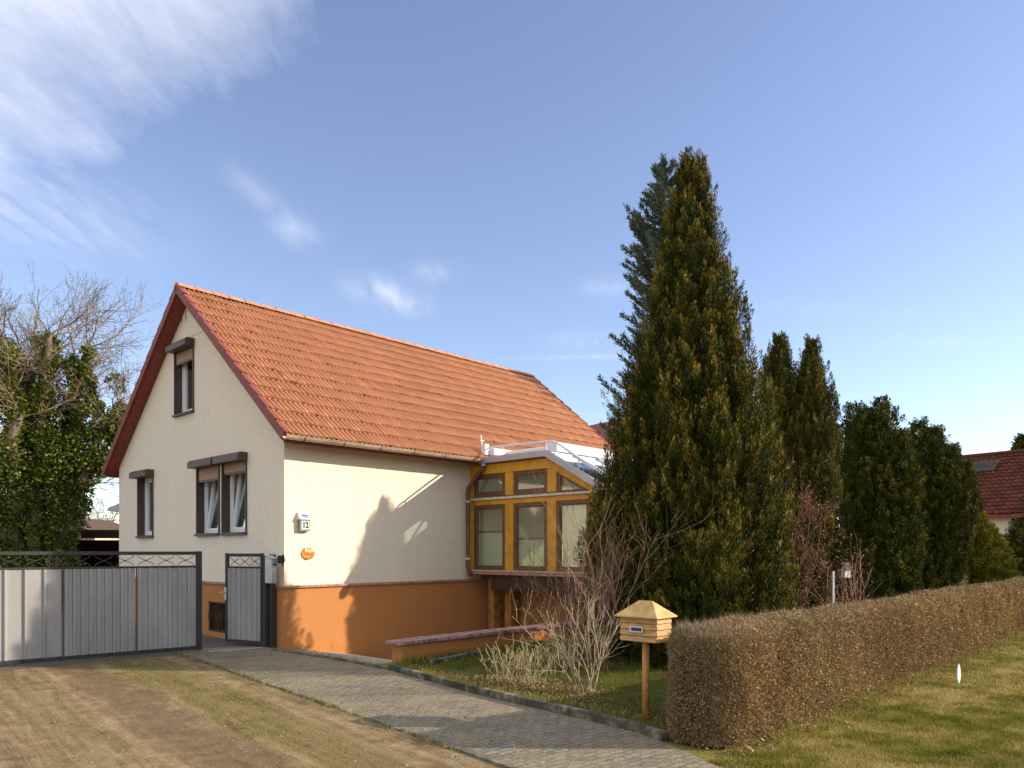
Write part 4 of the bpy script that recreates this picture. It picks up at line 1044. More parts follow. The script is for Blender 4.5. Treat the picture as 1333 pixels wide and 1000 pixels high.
# far spruce above the neighbour roof
fs_ = thing('distant_spruce', 'dark spruce top rising above the red roof of the neighbour house', 'conifer', at(1332, 52), 0)
p = profile_from_photo(52, [(569, 1330, 1333), (585, 1322, 1341), (620, 1312, 1352), (700, 1300, 1364)])
tufted_crown('crown', M['yew'], p, fs_, 44, 900, 40, .7, .2, .2, .07, tilt=.9, amp=.2, depth=.3, core=.6, kz=3)
MB().tube([(0, 0, -.05), (0, 0, 8)], [.25, .04], 7).build('trunk', M['bark'], fs_)

# blue-green conifer with free standing boughs, behind the house
def bough_conifer(name, label, pos, Ht, rad_fn, seed, mat, nb, per, z0=2.0):
    t_ = thing(name, label, 'conifer', pos, 0); rng = np.random.default_rng(seed)
    wood = MB(); wood.tube([(0, 0, -.05), (0, 0, Ht * .6), (0, 0, Ht - .2)], [.28, .12, .02], 8)
    Ps, Ds, Ls, Vv, Fl = [], [], [], [], []
    for i in range(nb):
        z = z0 + (Ht - z0) * (i / nb) ** .85; th = rng.uniform(0, 6.283); L = rad_fn(z) * rng.uniform(.65, 1.25)
        rad = np.array([math.cos(th), math.sin(th), 0]); s = np.linspace(0, 1, 9)
        rise = rng.uniform(.1, .5)
        line = np.array([0, 0, z]) + rad * (s * L)[:, None] + np.array([0, 0, 1.0]) * (L * (rise * s + .35 * s ** 2.2))[:, None]
        wood.tube([Vector(p_) for p_ in line[::2]], [.03, .022, .015, .01, .005], 4, cap=False)
        m_ = int(per * (L / 1.5 + .25)); u = rng.random(m_) ** .7; k = u * 8; i0 = np.minimum(k.astype(int), 7); fr_ = (k - i0)[:, None]
        pp = line[i0] * (1 - fr_) + line[i0 + 1] * fr_
        dl = norm(line[i0 + 1] - line[i0]); side = np.cross(dl, [0, 0, 1.0]); sg = rng.choice([-1, 1], m_)[:, None]
        sp_ = (1.05 - u)[:, None] * .42 * L * rng.random((m_, 1)) ** 1.2
        d = norm(dl * .8 + side * sg * .7 + np.array([0, 0, .25]) + .25 * rng.normal(size=(m_, 3)))
        Ps.append(pp + d * sp_ * .8 + .03 * rng.normal(size=(m_, 3))); Ds.append(d); Vv.append(rng.normal(.5, .2, m_)); Ls.append(rng.uniform(.07, .17, m_))
    P_, D_, L_, V_ = np.concatenate(Ps), np.concatenate(Ds), np.concatenate(Ls), np.concatenate(Vv)
    link('crown', leaf_mesh('crown', P_, D_, L_, L_ * .22, V_, rng), mat, t_)
    wood.build('trunk', M['bark'], t_)
    return t_
DB = 23.5; HB = zat(222, DB)
bough_conifer('blue_conifer', 'blue green feathery conifer just behind and left of the tallest thuja', at(866, DB), HB,
              lambda z: float(np.interp(z, [zat(700, DB), zat(560, DB), zat(400, DB), zat(300, DB), zat(208, DB)], [2.0, 1.75, 1.3, 1.0, .25])), 51, M['blue'], 300, 330)

# ---------------------------------------------------------------- hedges
def hedge(name, label, a, direction, length, width, height, seed, dens, group=None, round_=.12, mat=None, near_boost=True):
    """clipped hedge: twiggy body with a shell of small dry leaves"""
    t_ = thing(name, label, 'hedge', a, math.atan2(direction.y, direction.x), group); rng = np.random.default_rng(seed)
    # body
    nx, pts = int(length / .12), []
    import itertools
    prof_ = []
    for w in np.linspace(0, 1, 22):
        pass
    ring = []
    hw_, r_ = width / 2, round_
    for k in range(6): ring.append((-hw_ + .0, .02 + (height - r_ - .02) * k / 5))
    for k in range(1, 5): w = math.pi / 2 * k / 5; ring.append((-hw_ + r_ - r_ * math.cos(w), height - r_ + r_ * math.sin(w)))
    for k in range(0, 6): ring.append((-hw_ + r_ + (width - 2 * r_) * k / 5, height))
    for k in range(1, 5): w = math.pi / 2 * k / 5; ring.append((hw_ - r_ + r_ * math.sin(w), height - r_ + r_ * math.cos(w)))
    for k in range(6): ring.append((hw_, height - r_ - (height - r_ - .02) * k / 5))
    ring = np.array(ring); nr = len(ring); nxs = nx + 1
    X = np.linspace(0, length, nxs)
    seg = np.linalg.norm(np.diff(ring, axis=0), axis=1); cum = np.concatenate([[0], np.cumsum(seg)]); per_ = cum[-1]
    def surf(x, s, inset):
        q = np.stack([np.interp(s, cum, ring[:, 0]), np.interp(s, cum, ring[:, 1])], 1)
        q2 = np.stack([np.interp(np.minimum(s + .02, per_), cum, ring[:, 0]), np.interp(np.minimum(s + .02, per_), cum, ring[:, 1])], 1)
        q1 = np.stack([np.interp(np.maximum(s - .02, 0), cum, ring[:, 0]), np.interp(np.maximum(s - .02, 0), cum, ring[:, 1])], 1)
        tn = norm(q2 - q1); nn = np.stack([-tn[:, 1], tn[:, 0]], 1)
        bul = .014 * np.sin(x * .83 + seed) + .012 * np.sin(x * 2.3 + s * 3.1 + 1.3 * np.sin(x * .7)) + .012 * np.sin(x * 5.7 - s * 4.3 + 2 * np.sin(x * 1.1)) + .010 * np.sin(x * 11.3 + s * 9)
        q = q + nn * (bul - inset)[:, None]
        tpr = np.sqrt(np.clip(1 - (1 - np.clip(x / .34, 0, 1)) ** 2, .0, 1)) if near_boost else 1.0
        q[:, 0] = q[:, 0] * (.35 + .65 * tpr); q[:, 1] = q[:, 1] * (1 - .13 * (1 - tpr) ** 1.0)
        return np.stack([x, q[:, 0], np.maximum(q[:, 1], .01)], 1), np.stack([np.zeros(len(x)), nn[:, 0], nn[:, 1]], 1)
    gx, gs = np.meshgrid(X, np.linspace(0, per_, 30), indexing='ij')
    V, _ = surf(gx.ravel(), gs.ravel(), np.full(gx.size, .075)); V[:, 0] = np.clip(V[:, 0], .15, length - .09)
    idx = np.arange(gx.size).reshape(gx.shape)
    F = np.stack([idx[:-1, :-1], idx[1:, :-1], idx[1:, 1:], idx[:-1, 1:]], -1).reshape(-1, 4).tolist()
    F = [tuple(f) for f in F] + [tuple(idx[0, ::-1]), tuple(idx[-1, :])]
    me = bpy.data.meshes.new('body'); me.from_pydata(V.tolist(), [], F); me.update(); link('branch_core', me, M['hedge_core'], t_)
    # leaves: density falls with distance from the near end
    area = per_ * length; N = int(dens * area)
    if near_boost:
        u = rng.random(N); x = length * (1 - (1 - u) ** (1 / 1.0)); x = length * u ** 1.9 * .999 + .001
    else: x = length * rng.random(N)
    s = per_ * rng.random(N); inset = rng.random(N) ** 1.3 * .10 - .02
    P_, Nn = surf(x, s, inset)
    # rounded near end
    width_e = width * .5 if near_boost else width; hw_ = width_e / 2
    ne = int(dens * 5 * width_e * height) if near_boost else int(dens * width * height)
    yy = rng.uniform(-hw_, hw_, ne); zz__ = rng.uniform(.02, height - .02, ne)
    bulge = .05 * np.sqrt(np.maximum(0, 1 - (yy / hw_) ** 2)) + .03 * np.sin(zz__ * 6)
    keep = ~((zz__ > height - r_) & (np.abs(yy) > hw_ - r_))
    Pe = np.stack([rng.random(ne) * .09 - bulge, yy, zz__], 1)[keep]; Ne = np.tile([-1.0, 0, 0], (len(Pe), 1))
    P_ = np.vstack([P_, Pe]); Nn = np.vstack([Nn, Ne]); n = len(P_)
    d = norm(Nn * .55 + rng.normal(size=(n, 3)) * .7 + np.array([0, 0, .25]))
    if near_boost:
        nx2 = 34000; x2 = .36 * rng.random(nx2); s2 = per_ * rng.random(nx2); p2, n2 = surf(x2, s2, rng.random(nx2) ** 1.3 * .09 - .02); n2[:, 0] = -.8; P_ = np.vstack([P_, p2]); Nn = np.vstack([Nn, norm(n2)]); n = len(P_); d = norm(Nn * .55 + rng.normal(size=(n, 3)) * .7 + np.array([0, 0, .25]))
    grow_ = 1 + .9 * np.clip(P_[:, 0] / 12, 0, 1.2) if near_boost else np.ones(n) * 1.6
    L = rng.uniform(.013, .028, n) * grow_
    pat = np.array([noise.noise(Vector((p[0] * .9 + seed, p[1] * 2, p[2] * 1.6))) for p in P_[::1]]) if n < 900000 else np.zeros(n)
    var = np.clip(rng.beta(2.2, 2.6, n) * .86 + .16 * pat, 0, .84)
    gi = rng.random(n) < (.05 + .22 * np.clip(pat, 0, 1)); var[gi] = rng.uniform(.88, 1, gi.sum())
    link('leaves', leaf_mesh('leaves', P_, d, L, L * .55, var, rng), mat or M['hedge'], t_)
    # protruding twigs
    nt = int(n * .16); ii = rng.integers(0, n, nt); dd_ = norm(Nn[ii] * .5 + rng.normal(size=(nt, 3)) * .45 + np.array([0, 0, .55]))
    Lt = rng.uniform(.04, .11, nt) * (1 + .3 * (P_[ii, 2] > height - .15))
    link('twigs', leaf_mesh('twigs', P_[ii] - dd_ * .03, dd_, Lt, .0035 * grow_[ii] * 1.1, rng.uniform(0, 1, nt), rng), M['hedge_twig'], t_)
    return t_
M['hedge_core'] = simple('hedge_core', (.085, .058, .032), .95, var=.5, nscale=22, bump=1, bscale=40, bdist=.05)
M['hedge_twig'] = leaf_mat('hedge_twigs', [(0, (.13, .08, .045)), (.5, (.28, .20, .12)), (1, (.46, .38, .27))], .8)
hd = AX.normalized(); ha = Vector((1.72, 6.08, 0)) + BX * .34 + AX * .04
hedge('clipped_hedge', 'long clipped brown hedge running from the path edge to the right edge', ha + AX * .03, hd, 30, .62, .96, 7, 5200)
hb = at(1205, 19.2); hedge('low_hedge', 'low dark brown hedge between the yews and the cone shaped shrub', hb, AX, 3.2, .6, 1.02, 9, 900, near_boost=False)

hedge('tall_back_hedge', 'tall dark green hedge closing the garden behind the yews', at(1010, 23), Vector((.99, .12, 0)), 5.6, 1.0, 2.3, 10, 700, near_boost=False, mat=M['yew'])
# ---------------------------------------------------------------- bare shrubs
def shrub(name, label, base, specs, mats, seed, group=None):
    t_ = thing(name, label, 'shrub', base, 0, group); rr = random.Random(seed)
    for pname, (n, spread, lean, L, r, P, mat) in specs.items():
        out = []
        for i in range(n):
            a = rr.uniform(0, 6.28); q = Vector((math.cos(a), math.sin(a), 0))
            d = (Vector((0, 0, 1)) + q * rr.uniform(.05, lean)).normalized()
            grow(rr, q * rr.uniform(0, spread), d, L * rr.uniform(.7, 1.1), r * rr.uniform(.7, 1.2), 0, P, out)
        low = [s for s in out if s[2] == 0]; hi = [s for s in out if s[2] > 0]
        link(pname, tubes_mesh(pname, low, (6, 4, 3, 3)), mat[0], t_)
        if hi: link('twigs', tubes_mesh('twigs', hi, (6, 4, 3, 3)), mat[1], t_)
    return t_
PA = dict(seg=[9, 7, 5], jit=[.10, .13, .16], up=[.03, .07, .08], tap=[.35, .35, .3], rmin=.0013, kids=[8, 4], ang=[.55, .5], len=[.55, .6], rad=[.6, .6], **{'from': [.25, .2]})
shrub('bare_shrub', 'taller leafless shrub with reddish tips beside the yellow post box', gnd(778, 874), {'stems': (10, .14, .36, 1.95, .011, PA, (M['twig_brown'], M['twig_red']))}, None, 61)
PB = dict(seg=[7, 6, 4], jit=[.12, .15, .2], up=[.02, .06, .06], tap=[.4, .35, .3], rmin=.0013, kids=[6, 3], ang=[.6, .55], len=[.5, .55], rad=[.6, .6], **{'from': [.2, .2]})
shrub('bare_shrub', 'lower leafless shrub with pale twisting stems nearest the garden kerb', gnd(762, 902), {'stems': (13, .10, .60, 1.12, .0095, PB, (M['bark_pale'], M['twig_pale']))}, None, 62)
PBB = dict(seg=[9, 7, 5], jit=[.08, .12, .15], up=[.02, .06, .06], tap=[.4, .35, .3], rmin=.0013, kids=[8, 4], ang=[.45, .5], len=[.55, .6], rad=[.6, .6], **{'from': [.25, .2]})
shrub('bare_shrub', 'fine brown leafless shrub behind the pale one, in front of the conservatory', gnd(742, 872), {'stems': (8, .15, .42, 1.8, .009, PBB, (M['twig_brown'], M['twig_brown']))}, None, 63)
PC = dict(seg=[5, 3], jit=[.16, .2], up=[.03, .05], tap=[.6, .5], rmin=.0018, kids=[3], ang=[.5], len=[.35], rad=[.7], **{'from': [.4]})
for i, (u, v, n, s_) in enumerate([(655, 888, 34, .22), (690, 893, 30, .20), (718, 880, 20, .18)]):
    shrub('perennial_clump', ['leftmost clump of straw coloured cut stems in the garden bed', 'middle clump of straw coloured cut stems in the garden bed', 'rearmost small clump of straw stems beside the leafless shrubs'][i],
          gnd(u, v), {'stems': (int(n * .9), s_, .55, .50, .0042, PC, (M['stem_straw'], M['stem_straw']))}, None, 70 + i, 'cut perennial clumps in the garden bed')
# dry heathery ground litter in the bed handled below
# reddish shrub in front of the column thujas
t_ = thing('red_barberry', 'tall thin reddish brown shrub in front of the columnar thujas', 'shrub', at(1030, 13.4), 0)
rr = random.Random(81); out = []
PR = dict(seg=[8, 5, 4], jit=[.08, .14, .2], up=[.03, .05, .04], tap=[.4, .35, .3], rmin=.003, kids=[9, 5], ang=[.5, .6], len=[.32, .5], rad=[.6, .6], **{'from': [.1, .2]})
for i in range(9):
    a = rr.uniform(0, 6.28); q = Vector((math.cos(a), math.sin(a), 0)); grow(rr, q * rr.uniform(0, .2), (Vector((0, 0, 1)) + q * rr.uniform(0, .12)).normalized(), rr.uniform(2.0, 3.3), .009, 0, PR, out)
link('stems', tubes_mesh('stems', out, (4, 3, 3)), M['twig_brown'], t_)
rng = np.random.default_rng(82); tips = np.array([tuple(p) for s in out if s[2] > 0 for p in s[0]]); tips = tips[rng.integers(0, len(tips), 6500)]
tips = tips[(tips[:, 2] < 2.7) | (rng.random(len(tips)) < .25)]
n = len(tips); link('leaves', leaf_mesh('leaves', tips + .03 * rng.normal(size=(n, 3)), norm(rng.normal(size=(n, 3))), rng.uniform(.025, .05, n), rng.uniform(.015, .03, n), rng.beta(2, 2, n), rng), M['red_leaf'], t_)
# red leaved low shrub by the white stick, pale evergreen
def leafy(name, label, pos, n, rx, ry, h, mat, seed, size, twig=None, z0=.1):
    t_ = thing(name, label, 'shrub', pos, 0); rng = np.random.default_rng(seed); rr = random.Random(seed); out = []
    PQ = dict(seg=[6, 4], jit=[.1, .2], up=[.03, .03], tap=[.5, .4], rmin=.003, kids=[6], ang=[.6], len=[.4], rad=[.6], **{'from': [.2]})
    for i in range(9):
        a = rr.uniform(0, 6.28); q = Vector((math.cos(a), math.sin(a), 0)); grow(rr, Vector((0, 0, 0)), (Vector((0, 0, 1)) + q * rr.uniform(0, .4)).normalized(), h * rr.uniform(.7, 1.0), .010, 0, PQ, out)
    link('stems', tubes_mesh('stems', out, (4, 3)), twig or M['twig_brown'], t_)
    th = rng.uniform(0, 6.28, n); rad = np.sqrt(rng.random(n)); P_ = np.stack([np.cos(th) * rad * rx, np.sin(th) * rad * ry, z0 + (h - z0) * rng.random(n)], 1)
    keep = np.array([noise.noise(Vector((p[0] * 4, p[1] * 4, p[2] * 4 + seed))) > -.1 for p in P_]); P_ = P_[keep]; n = len(P_)
    link('leaves', leaf_mesh('leaves', P_, norm(rng.normal(size=(n, 3)) + np.array([0, 0, .4])), size * rng.uniform(.6, 1.3, n), size * .55, rng.beta(2, 2, n), rng), mat, t_); return t_
leafy('red_leaved_shrub', 'small red leaved shrub around the white stick behind the hedge', at(1090, 13.6), 1100, .42, .3, 1.5, M['red_leaf'], 83, .045, M['twig_red'])
leafy('pale_evergreen', 'small pale speckled evergreen shrub at the foot of the tallest tree', at(1012, 12.2), 1500, .28, .3, 1.22, M['pale_leaf'], 84, .04)
leafy('rose_bush', 'thin red stemmed bush beside the white bird box, behind the hedge', at(1112, 13.9), 260, .35, .25, 1.75, M['red_leaf'], 85, .05, M['twig_red'])
# white stick and bird house
ws = MB().tube([(0, 0, -.02), (0, 0, 1.30)], .022, 8).build('marker_stick', M['white_paint']); ws.location = at(1084.5, 13.3); tag(ws, 'upright white stick rising behind the brown hedge', 'stake')
bh = thing('bird_house', 'narrow white peaked bird box on a thin pole behind the hedge', 'bird box', at(1101, 13.8), R(20))
MB().tube([(0, 0, -.02), (0, 0, 1.17)], .015, 8).build('pole', M['twig_brown'], bh)
MB().prism([(-.045, 1.17), (.045, 1.17), (.055, 1.32), (0, 1.42), (-.055, 1.32)], -.06, .06, 'x').build('box', M['white_paint'], bh)
MB().bar((0, -.075, 1.31), (0, .004, 1.45), .16, .012).bar((0, .075, 1.31), (0, -.004, 1.45), .16, .012).build('roof', M['dark_wood'], bh)
# white marker in the lawn
mk = thing('white_marker', 'thin white leaf shaped marker stuck in the lawn in front of the hedge', 'marker', gnd(1248, 890), R(38))
pts = [(0, 0), (.035, .05), (.045, .12), (.035, .19), (0, .25), (-.035, .19), (-.045, .12), (-.035, .05)]
MB().prism(pts, -.006, .006, 'y').build('marker_blade', M['white_paint'], mk)
MB().tube([(0, 0, -.06), (0, 0, .02)], .006, 6).build('spike', M['steel'], mk)

# ---------------------------------------------------------------- grass, litter, pebbles
def inside(P_, poly):
    x, y = P_[:, 0], P_[:, 1]; c = np.zeros(len(P_), bool); n = len(poly); j = n - 1
    for i in range(n):
        xi, yi, xj, yj = poly[i][0], poly[i][1], poly[j][0], poly[j][1]
        c ^= ((yi > y) != (yj > y)) & (x < (xj - xi) * (y - yi) / (yj - yi + 1e-12) + xi); j = i
    return c
def nz(P_, s, o=0.): return np.array([noise.noise(Vector((p[0] * s + o, p[1] * s, 0.3))) for p in P_])
rng = np.random.default_rng(100)
# lawn right of the hedge
hq = Vector((1.72, 6.08, 0)) - BX * .0
lawn_poly = [hq + AX * -.3, hq + AX * 22 + BX * .1, hq + AX * 22 - BX * 14, Vector((6.5, 2.5, 0)), Vector((3.6, 3.95, 0)), Vector((2.1, 5.2, 0)), Vector((1.62, 5.75, 0))]
N = 330000; yy = 4.8 + 12 * rng.random(N) ** 1.7; xx = yy * rng.uniform(.26, .74, N); P_ = np.stack([xx, yy, np.zeros(N)], 1)
P_ = P_[inside(P_, lawn_poly)]
a = nz(P_, 1.3); b = nz(P_, 5, 7); keep = rng.random(len(P_)) < np.clip(.80 + 1.1 * (a * .6 + b * .7), .12, 1); P_, a, b = P_[keep], a[keep], b[keep]
n = len(P_); dist = P_[:, 1]
var = np.clip(.60 - .42 * a - .35 * b + .19 * rng.normal(size=n), 0, 1)
o = strip_blades('lawn_grass', P_, rng.uniform(.018, .045, n) * (1 + .9 * np.clip(b, 0, 1)), .0045 * (dist / 6) ** .9, var, .65, rng, M['grass']); tag(o, 'mown yellow green grass beside the hedge', 'grass', kind='stuff')
# garden bed grass
N = 95000; P_ = np.stack([rng.uniform(-2.2, 5.5, N), rng.uniform(6.3, 15.5, N), np.zeros(N)], 1); P_ = P_[inside(P_, bedp)]
a = nz(P_, 1.6, 3); b = nz(P_, 6, 9); keep = rng.random(len(P_)) < np.clip(.55 + 1.4 * a + .6 * b, .05, 1); P_, a, b = P_[keep], a[keep], b[keep]; n = len(P_)
o = strip_blades('bed_grass', P_ + [0, 0, .005], rng.uniform(.03, .085, n), .006, np.clip(.26 - .3 * b + .16 * rng.normal(size=n), 0, .8), .6, rng, M['grass']); tag(o, 'green grass growing in the garden bed', 'grass', kind='stuff')
# longer dry tufts against the low wall and along kerbs
seg = []
def along(pts, n, off, sp_):
    pts = [Vector(p) for p in pts]; L = [(q - p).length for p, q in zip(pts, pts[1:])]; tot_ = sum(L); out = []
    for i in range(n):
        x = rng.random() * tot_; k = 0
        while k < len(L) - 1 and x > L[k]: x -= L[k]; k += 1
        p = pts[k].lerp(pts[k + 1], min(1, x / L[k])); out.append((p.x + off[0] + rng.normal() * sp_, p.y + off[1] + rng.normal() * sp_, 0))
    return np.array(out)
P_ = np.vstack([along([hw(.2, -2.98), hw(5, -3.02)], 5200, (0, 0), .06), along([p + Vector((.09, .09, 0)) for p in right_edge[2:7]], 5200, (0, 0), .035)])
n = len(P_); o = strip_blades('edge_grass', P_, rng.uniform(.05, .16, n), .006, rng.normal(.45, .25, n), .4, rng, M['grass']); tag(o, 'longer dry grass along the kerb and the low wall', 'grass', kind='stuff')
P_ = np.vstack([along([e0 - PD * .2, e1 + PD * .5], 1300, (-.03, -.02), .02), along([e0 + PN * .1, e1 + PN * .5 + PD * 2], 1500, (0, 0), .5) * [1, 1, 0] + [0, 0, .012], along([hq - BX * .02, hq + AX * 16 - BX * .02], 9000, (.03, -.03), .07), along([right_edge[0], right_edge[1], right_edge[2]], 1500, (.02, .03), .04)])
n = len(P_); o = strip_blades('verge_weeds', P_, rng.uniform(.02, .07, n), .005, rng.normal(.55, .25, n), .6, rng, M['grass']); tag(o, 'sparse weeds along the path edging and hedge foot', 'grass', kind='stuff')
# thin grass on the dirt between the tracks
N = 150000; P_ = np.stack([rng.uniform(-8.5, 1.0, N), rng.uniform(4.6, 11.8, N), np.full(N, .004)], 1)
q = P_[:, 0] * .767 + P_[:, 1] * .642; a = nz(P_, .9, 1); b = nz(P_, 3.5, 5)
dens = np.exp(-((q - 2.80 + .35 * a) / .30) ** 2) + .14 * np.exp(-((q - 1.25 + .4 * a) / .35) ** 2) + .12 * np.exp(-((q + 1.1 + .4 * a) / .5) ** 2)
dens = dens * np.clip((P_[:, 1] - 5.2) / 2.6, .12, 1); keep = (q < 3.55) & (rng.random(N) < np.clip(dens * (.62 + 1.7 * b), 0, .95)); P_ = P_[keep]; n = len(P_)
o = strip_blades('road_grass', P_, rng.uniform(.012, .034, n), .0055, rng.normal(.40, .2, n), .8, rng, M['grass']); tag(o, 'thin worn grass growing on the dirt between the wheel tracks', 'grass', kind='stuff')
# litter: dry leaves and crumbs
def flat_bits(name, P_, size, mat, label, cat, var, tilt=.35):
    n = len(P_); d = norm(np.stack([rng.normal(size=n), rng.normal(size=n), rng.normal(size=n) * tilt], 1)); fl = np.tile([0, 0, 1.0], (n, 1))
    o = link(name, leaf_mesh(name, P_, d, size, size * .6, var, rng, flat=fl), mat); tag(o, label, cat, kind='stuff'); return o
P_ = np.vstack([along([p + Vector((.25, .25, 0)) for p in right_edge[2:7]], 4200, (0, 0), .16), along([hq - BX * .05, hq + AX * 18 - BX * .05], 8000, (0, 0), .13), along([Vector(gnd(640, 885)), Vector(gnd(770, 905))], 2600, (0, 0), .22)])
P_[:, 2] = rng.uniform(.008, .03, len(P_)); flat_bits('leaf_litter', P_, rng.uniform(.015, .045, len(P_)), M['litter'], 'dry brown leaf litter under the shrubs and hedge', 'leaf litter', rng.beta(2, 2, len(P_)))
# pebbles (small low octahedra) on dirt
N = 5200; P_ = np.stack([rng.uniform(-8, 1.5, N), 4.7 + 7 * rng.random(N) ** 1.4, np.full(N, .004)], 1); q = P_[:, 0] * .767 + P_[:, 1] * .642; P_ = P_[q < 3.6]
P2 = np.vstack([along([right_edge[0], right_edge[1], right_edge[2]], 1400, (.08, .10), .10),]); P2[:, 2] = .012; P_ = np.vstack([P_, P2]); n = len(P_)
r_ = rng.gamma(2.0, .0028, n) + .003; octa = np.array([[1, 0, 0], [0, 1, 0], [-1, 0, 0], [0, -1, 0], [0, 0, .7], [0, 0, -.3]]); 
jit = octa[None] * (1 + .3 * rng.normal(size=(n, 6, 1))); V = (P_[:, None, :] + jit * r_[:, None, None]).reshape(-1, 3)
F = np.array([[0, 1, 4], [1, 2, 4], [2, 3, 4], [3, 0, 4]]); F = (F[None] + (np.arange(n) * 6)[:, None, None]).reshape(-1, 3)
o = link('pebbles', npmesh('pebbles', V, F, np.repeat(rng.beta(2, 2, n), 6)), M['pebble']); tag(o, 'small stones scattered on the dirt and along the ramp edge', 'pebbles', kind='stuff')

# ================================================================= LEFT BACKGROUND
# the ivy tree
DT = 20.0
def tp(u, v, dy=0.0): return Vector(((u - CX) / FPX * (DT + dy), DT + dy, zat(v, DT + dy)))
base = at(40, DT); iv = thing('ivy_tree', 'large leafless tree overgrown with ivy behind the driveway gate', 'tree', base, 0)
rr = random.Random(91); out = []
PT = dict(seg=[8, 7, 6, 4], jit=[.09, .13, .16, .2], up=[.04, .03, .03, .02], tap=[.45, .3, .3, .3], rmin=.0040, kids=[8, 9, 7], ang=[.75, .65, .6], len=[.55, .6, .55], rad=[.42, .5, .55], **{'from': [.2, .15, .15]})
limbs = [((28, 800), (20, 580), (5, 440), .20), ((44, 800), (50, 580), (62, 440), .22), ((60, 800), (85, 600), (112, 455), .19), ((52, 800), (95, 620), (165, 520), .14), ((30, 800), (-30, 560), (-70, 420), .18), ((40, 800), (35, 560), (35, 470), .16)]
trunkpts = []
for i, (a, b, c, r) in enumerate(limbs):
    dy = rr.uniform(-1, 1); p0 = at(a[0], DT); p1 = tp(b[0], b[1], dy); p2 = tp(c[0], c[1], dy * 1.6)
    pts = []
    for k in range(13):
        s = k / 12; q = p0 * (1 - s) ** 2 + p1 * (2 * s * (1 - s)) + p2 * s * s
        q = q + Vector((rr.gauss(0, .05), rr.gauss(0, .05), 0)) * (1 if k else 0); pts.append(q - base)
    rs = [r * (1 - .6 * k / 12) for k in range(13)]; out.append((pts, rs, 0)); trunkpts.append((pts, rs))
    for k in range(8, 13):
        for _ in range(3):
            d = (pts[k] - pts[k - 1]).normalized(); o_ = Matrix.Rotation(rr.uniform(0, 6.28), 3, d) @ d.orthogonal().normalized()
            grow(rr, pts[k], (d * .6 + o_ * .75).normalized(), rr.uniform(.9, 1.9) * (.75 + .03 * k), rs[k] * .26, 1, PT, out)
# hand-placed reaching boughs on the right of the crown
for (u, v, du, dv, L) in [(112, 455, .8, .30, 1.9), (100, 490, .9, .25, 2.2), (120, 560, .9, .1, 1.5), (70, 450, .3, .8, 1.6), (110, 460, .35, .8, 1.7), (5, 450, 0, 1, 1.6), (40, 460, .1, 1, 1.7), (25, 450, -.3, .9, 1.7), (140, 590, .7, -.5, 1.6), (105, 620, .7, -.25, 1.5)]:
    grow(rr, tp(u, v) - base, Vector((du, rr.uniform(-.3, .3), dv)).normalized(), L * 1.05, .022, 1, PT, out)
link('trunk', tubes_mesh('trunk', [s for s in out if s[2] == 0], (9,)), M['bark'], iv, smooth=True)
link('branches', tubes_mesh('branches', [s for s in out if s[2] > 0], (6, 5, 3, 3)), M['twig_tree'] if 'twig_tree' in M else M['bark_pale'], iv)
rng = np.random.default_rng(92); Ps = []
for pts, rs in trunkpts:
    A_ = np.array([tuple(p) for p in pts]); n_ = 7000; k = rng.random(n_) * 11.5; i0 = k.astype(int); f_ = (k - i0)[:, None]; q = A_[i0] * (1 - f_) + A_[i0 + 1] * f_
    rad = (.52 - .028 * k) * (1 + .5 * np.sin(k * 2.3 + len(Ps))) * np.cbrt(rng.random(n_)); d = norm(rng.normal(size=(n_, 3))); Ps.append(q + d * np.abs(rad)[:, None])
blobs = [(20, 690, .9, 3200), (55, 680, 1.0, 3600), (75, 640, .9, 3200), (30, 600, .9, 3000), (95, 600, .85, 3000), (60, 560, .8, 2400), (130, 585, .65, 2200), (120, 545, .5, 1200), (155, 560, .45, 1100), (0, 640, .9, 2600), (5, 720, 1.0, 2600), (60, 740, .9, 2600), (-30, 690, 1.0, 1600), (50, 500, .6, 1500), (18, 530, .6, 1400), (105, 520, .45, 1100), (100, 480, .35, 700), (60, 450, .35, 700), (150, 500, .3, 350), (165, 580, .4, 600), (62, 470, .35, 900), (108, 500, .35, 900), (20, 480, .45, 1200), (5, 460, .4, 900), (30, 640, 1.2, 5000), (70, 600, .9, 3000), (170, 545, .35, 500), (112, 460, .22, 400)]
for u, v, r, n_ in blobs:
    c = np.array(tuple(tp(u, v) - base)); d = norm(rng.normal(size=(n_, 3))); rad = r * (.35 + .65 * np.cbrt(rng.random(n_)))
    q = c + d * rad[:, None] * np.array([.95, 1.0, 1.05]); Ps.append(q)
P_ = np.concatenate(Ps); cl = np.array([noise.noise(Vector((p[0] * 2.1, p[1] * 2.1, p[2] * 2.1))) for p in P_]); P_ = P_[cl > -.12 - .25 * rng.random(len(P_))]; n = len(P_)
P_[:, 2] = np.maximum(P_[:, 2], .05)
d = norm(rng.normal(size=(n, 3)) + np.array([.3, -.2, .1]))
link('ivy', leaf_mesh('ivy', P_, d, rng.uniform(.06, .12, n), rng.uniform(.05, .09, n), rng.beta(2.2, 2.4, n), rng), M['ivy'], iv)

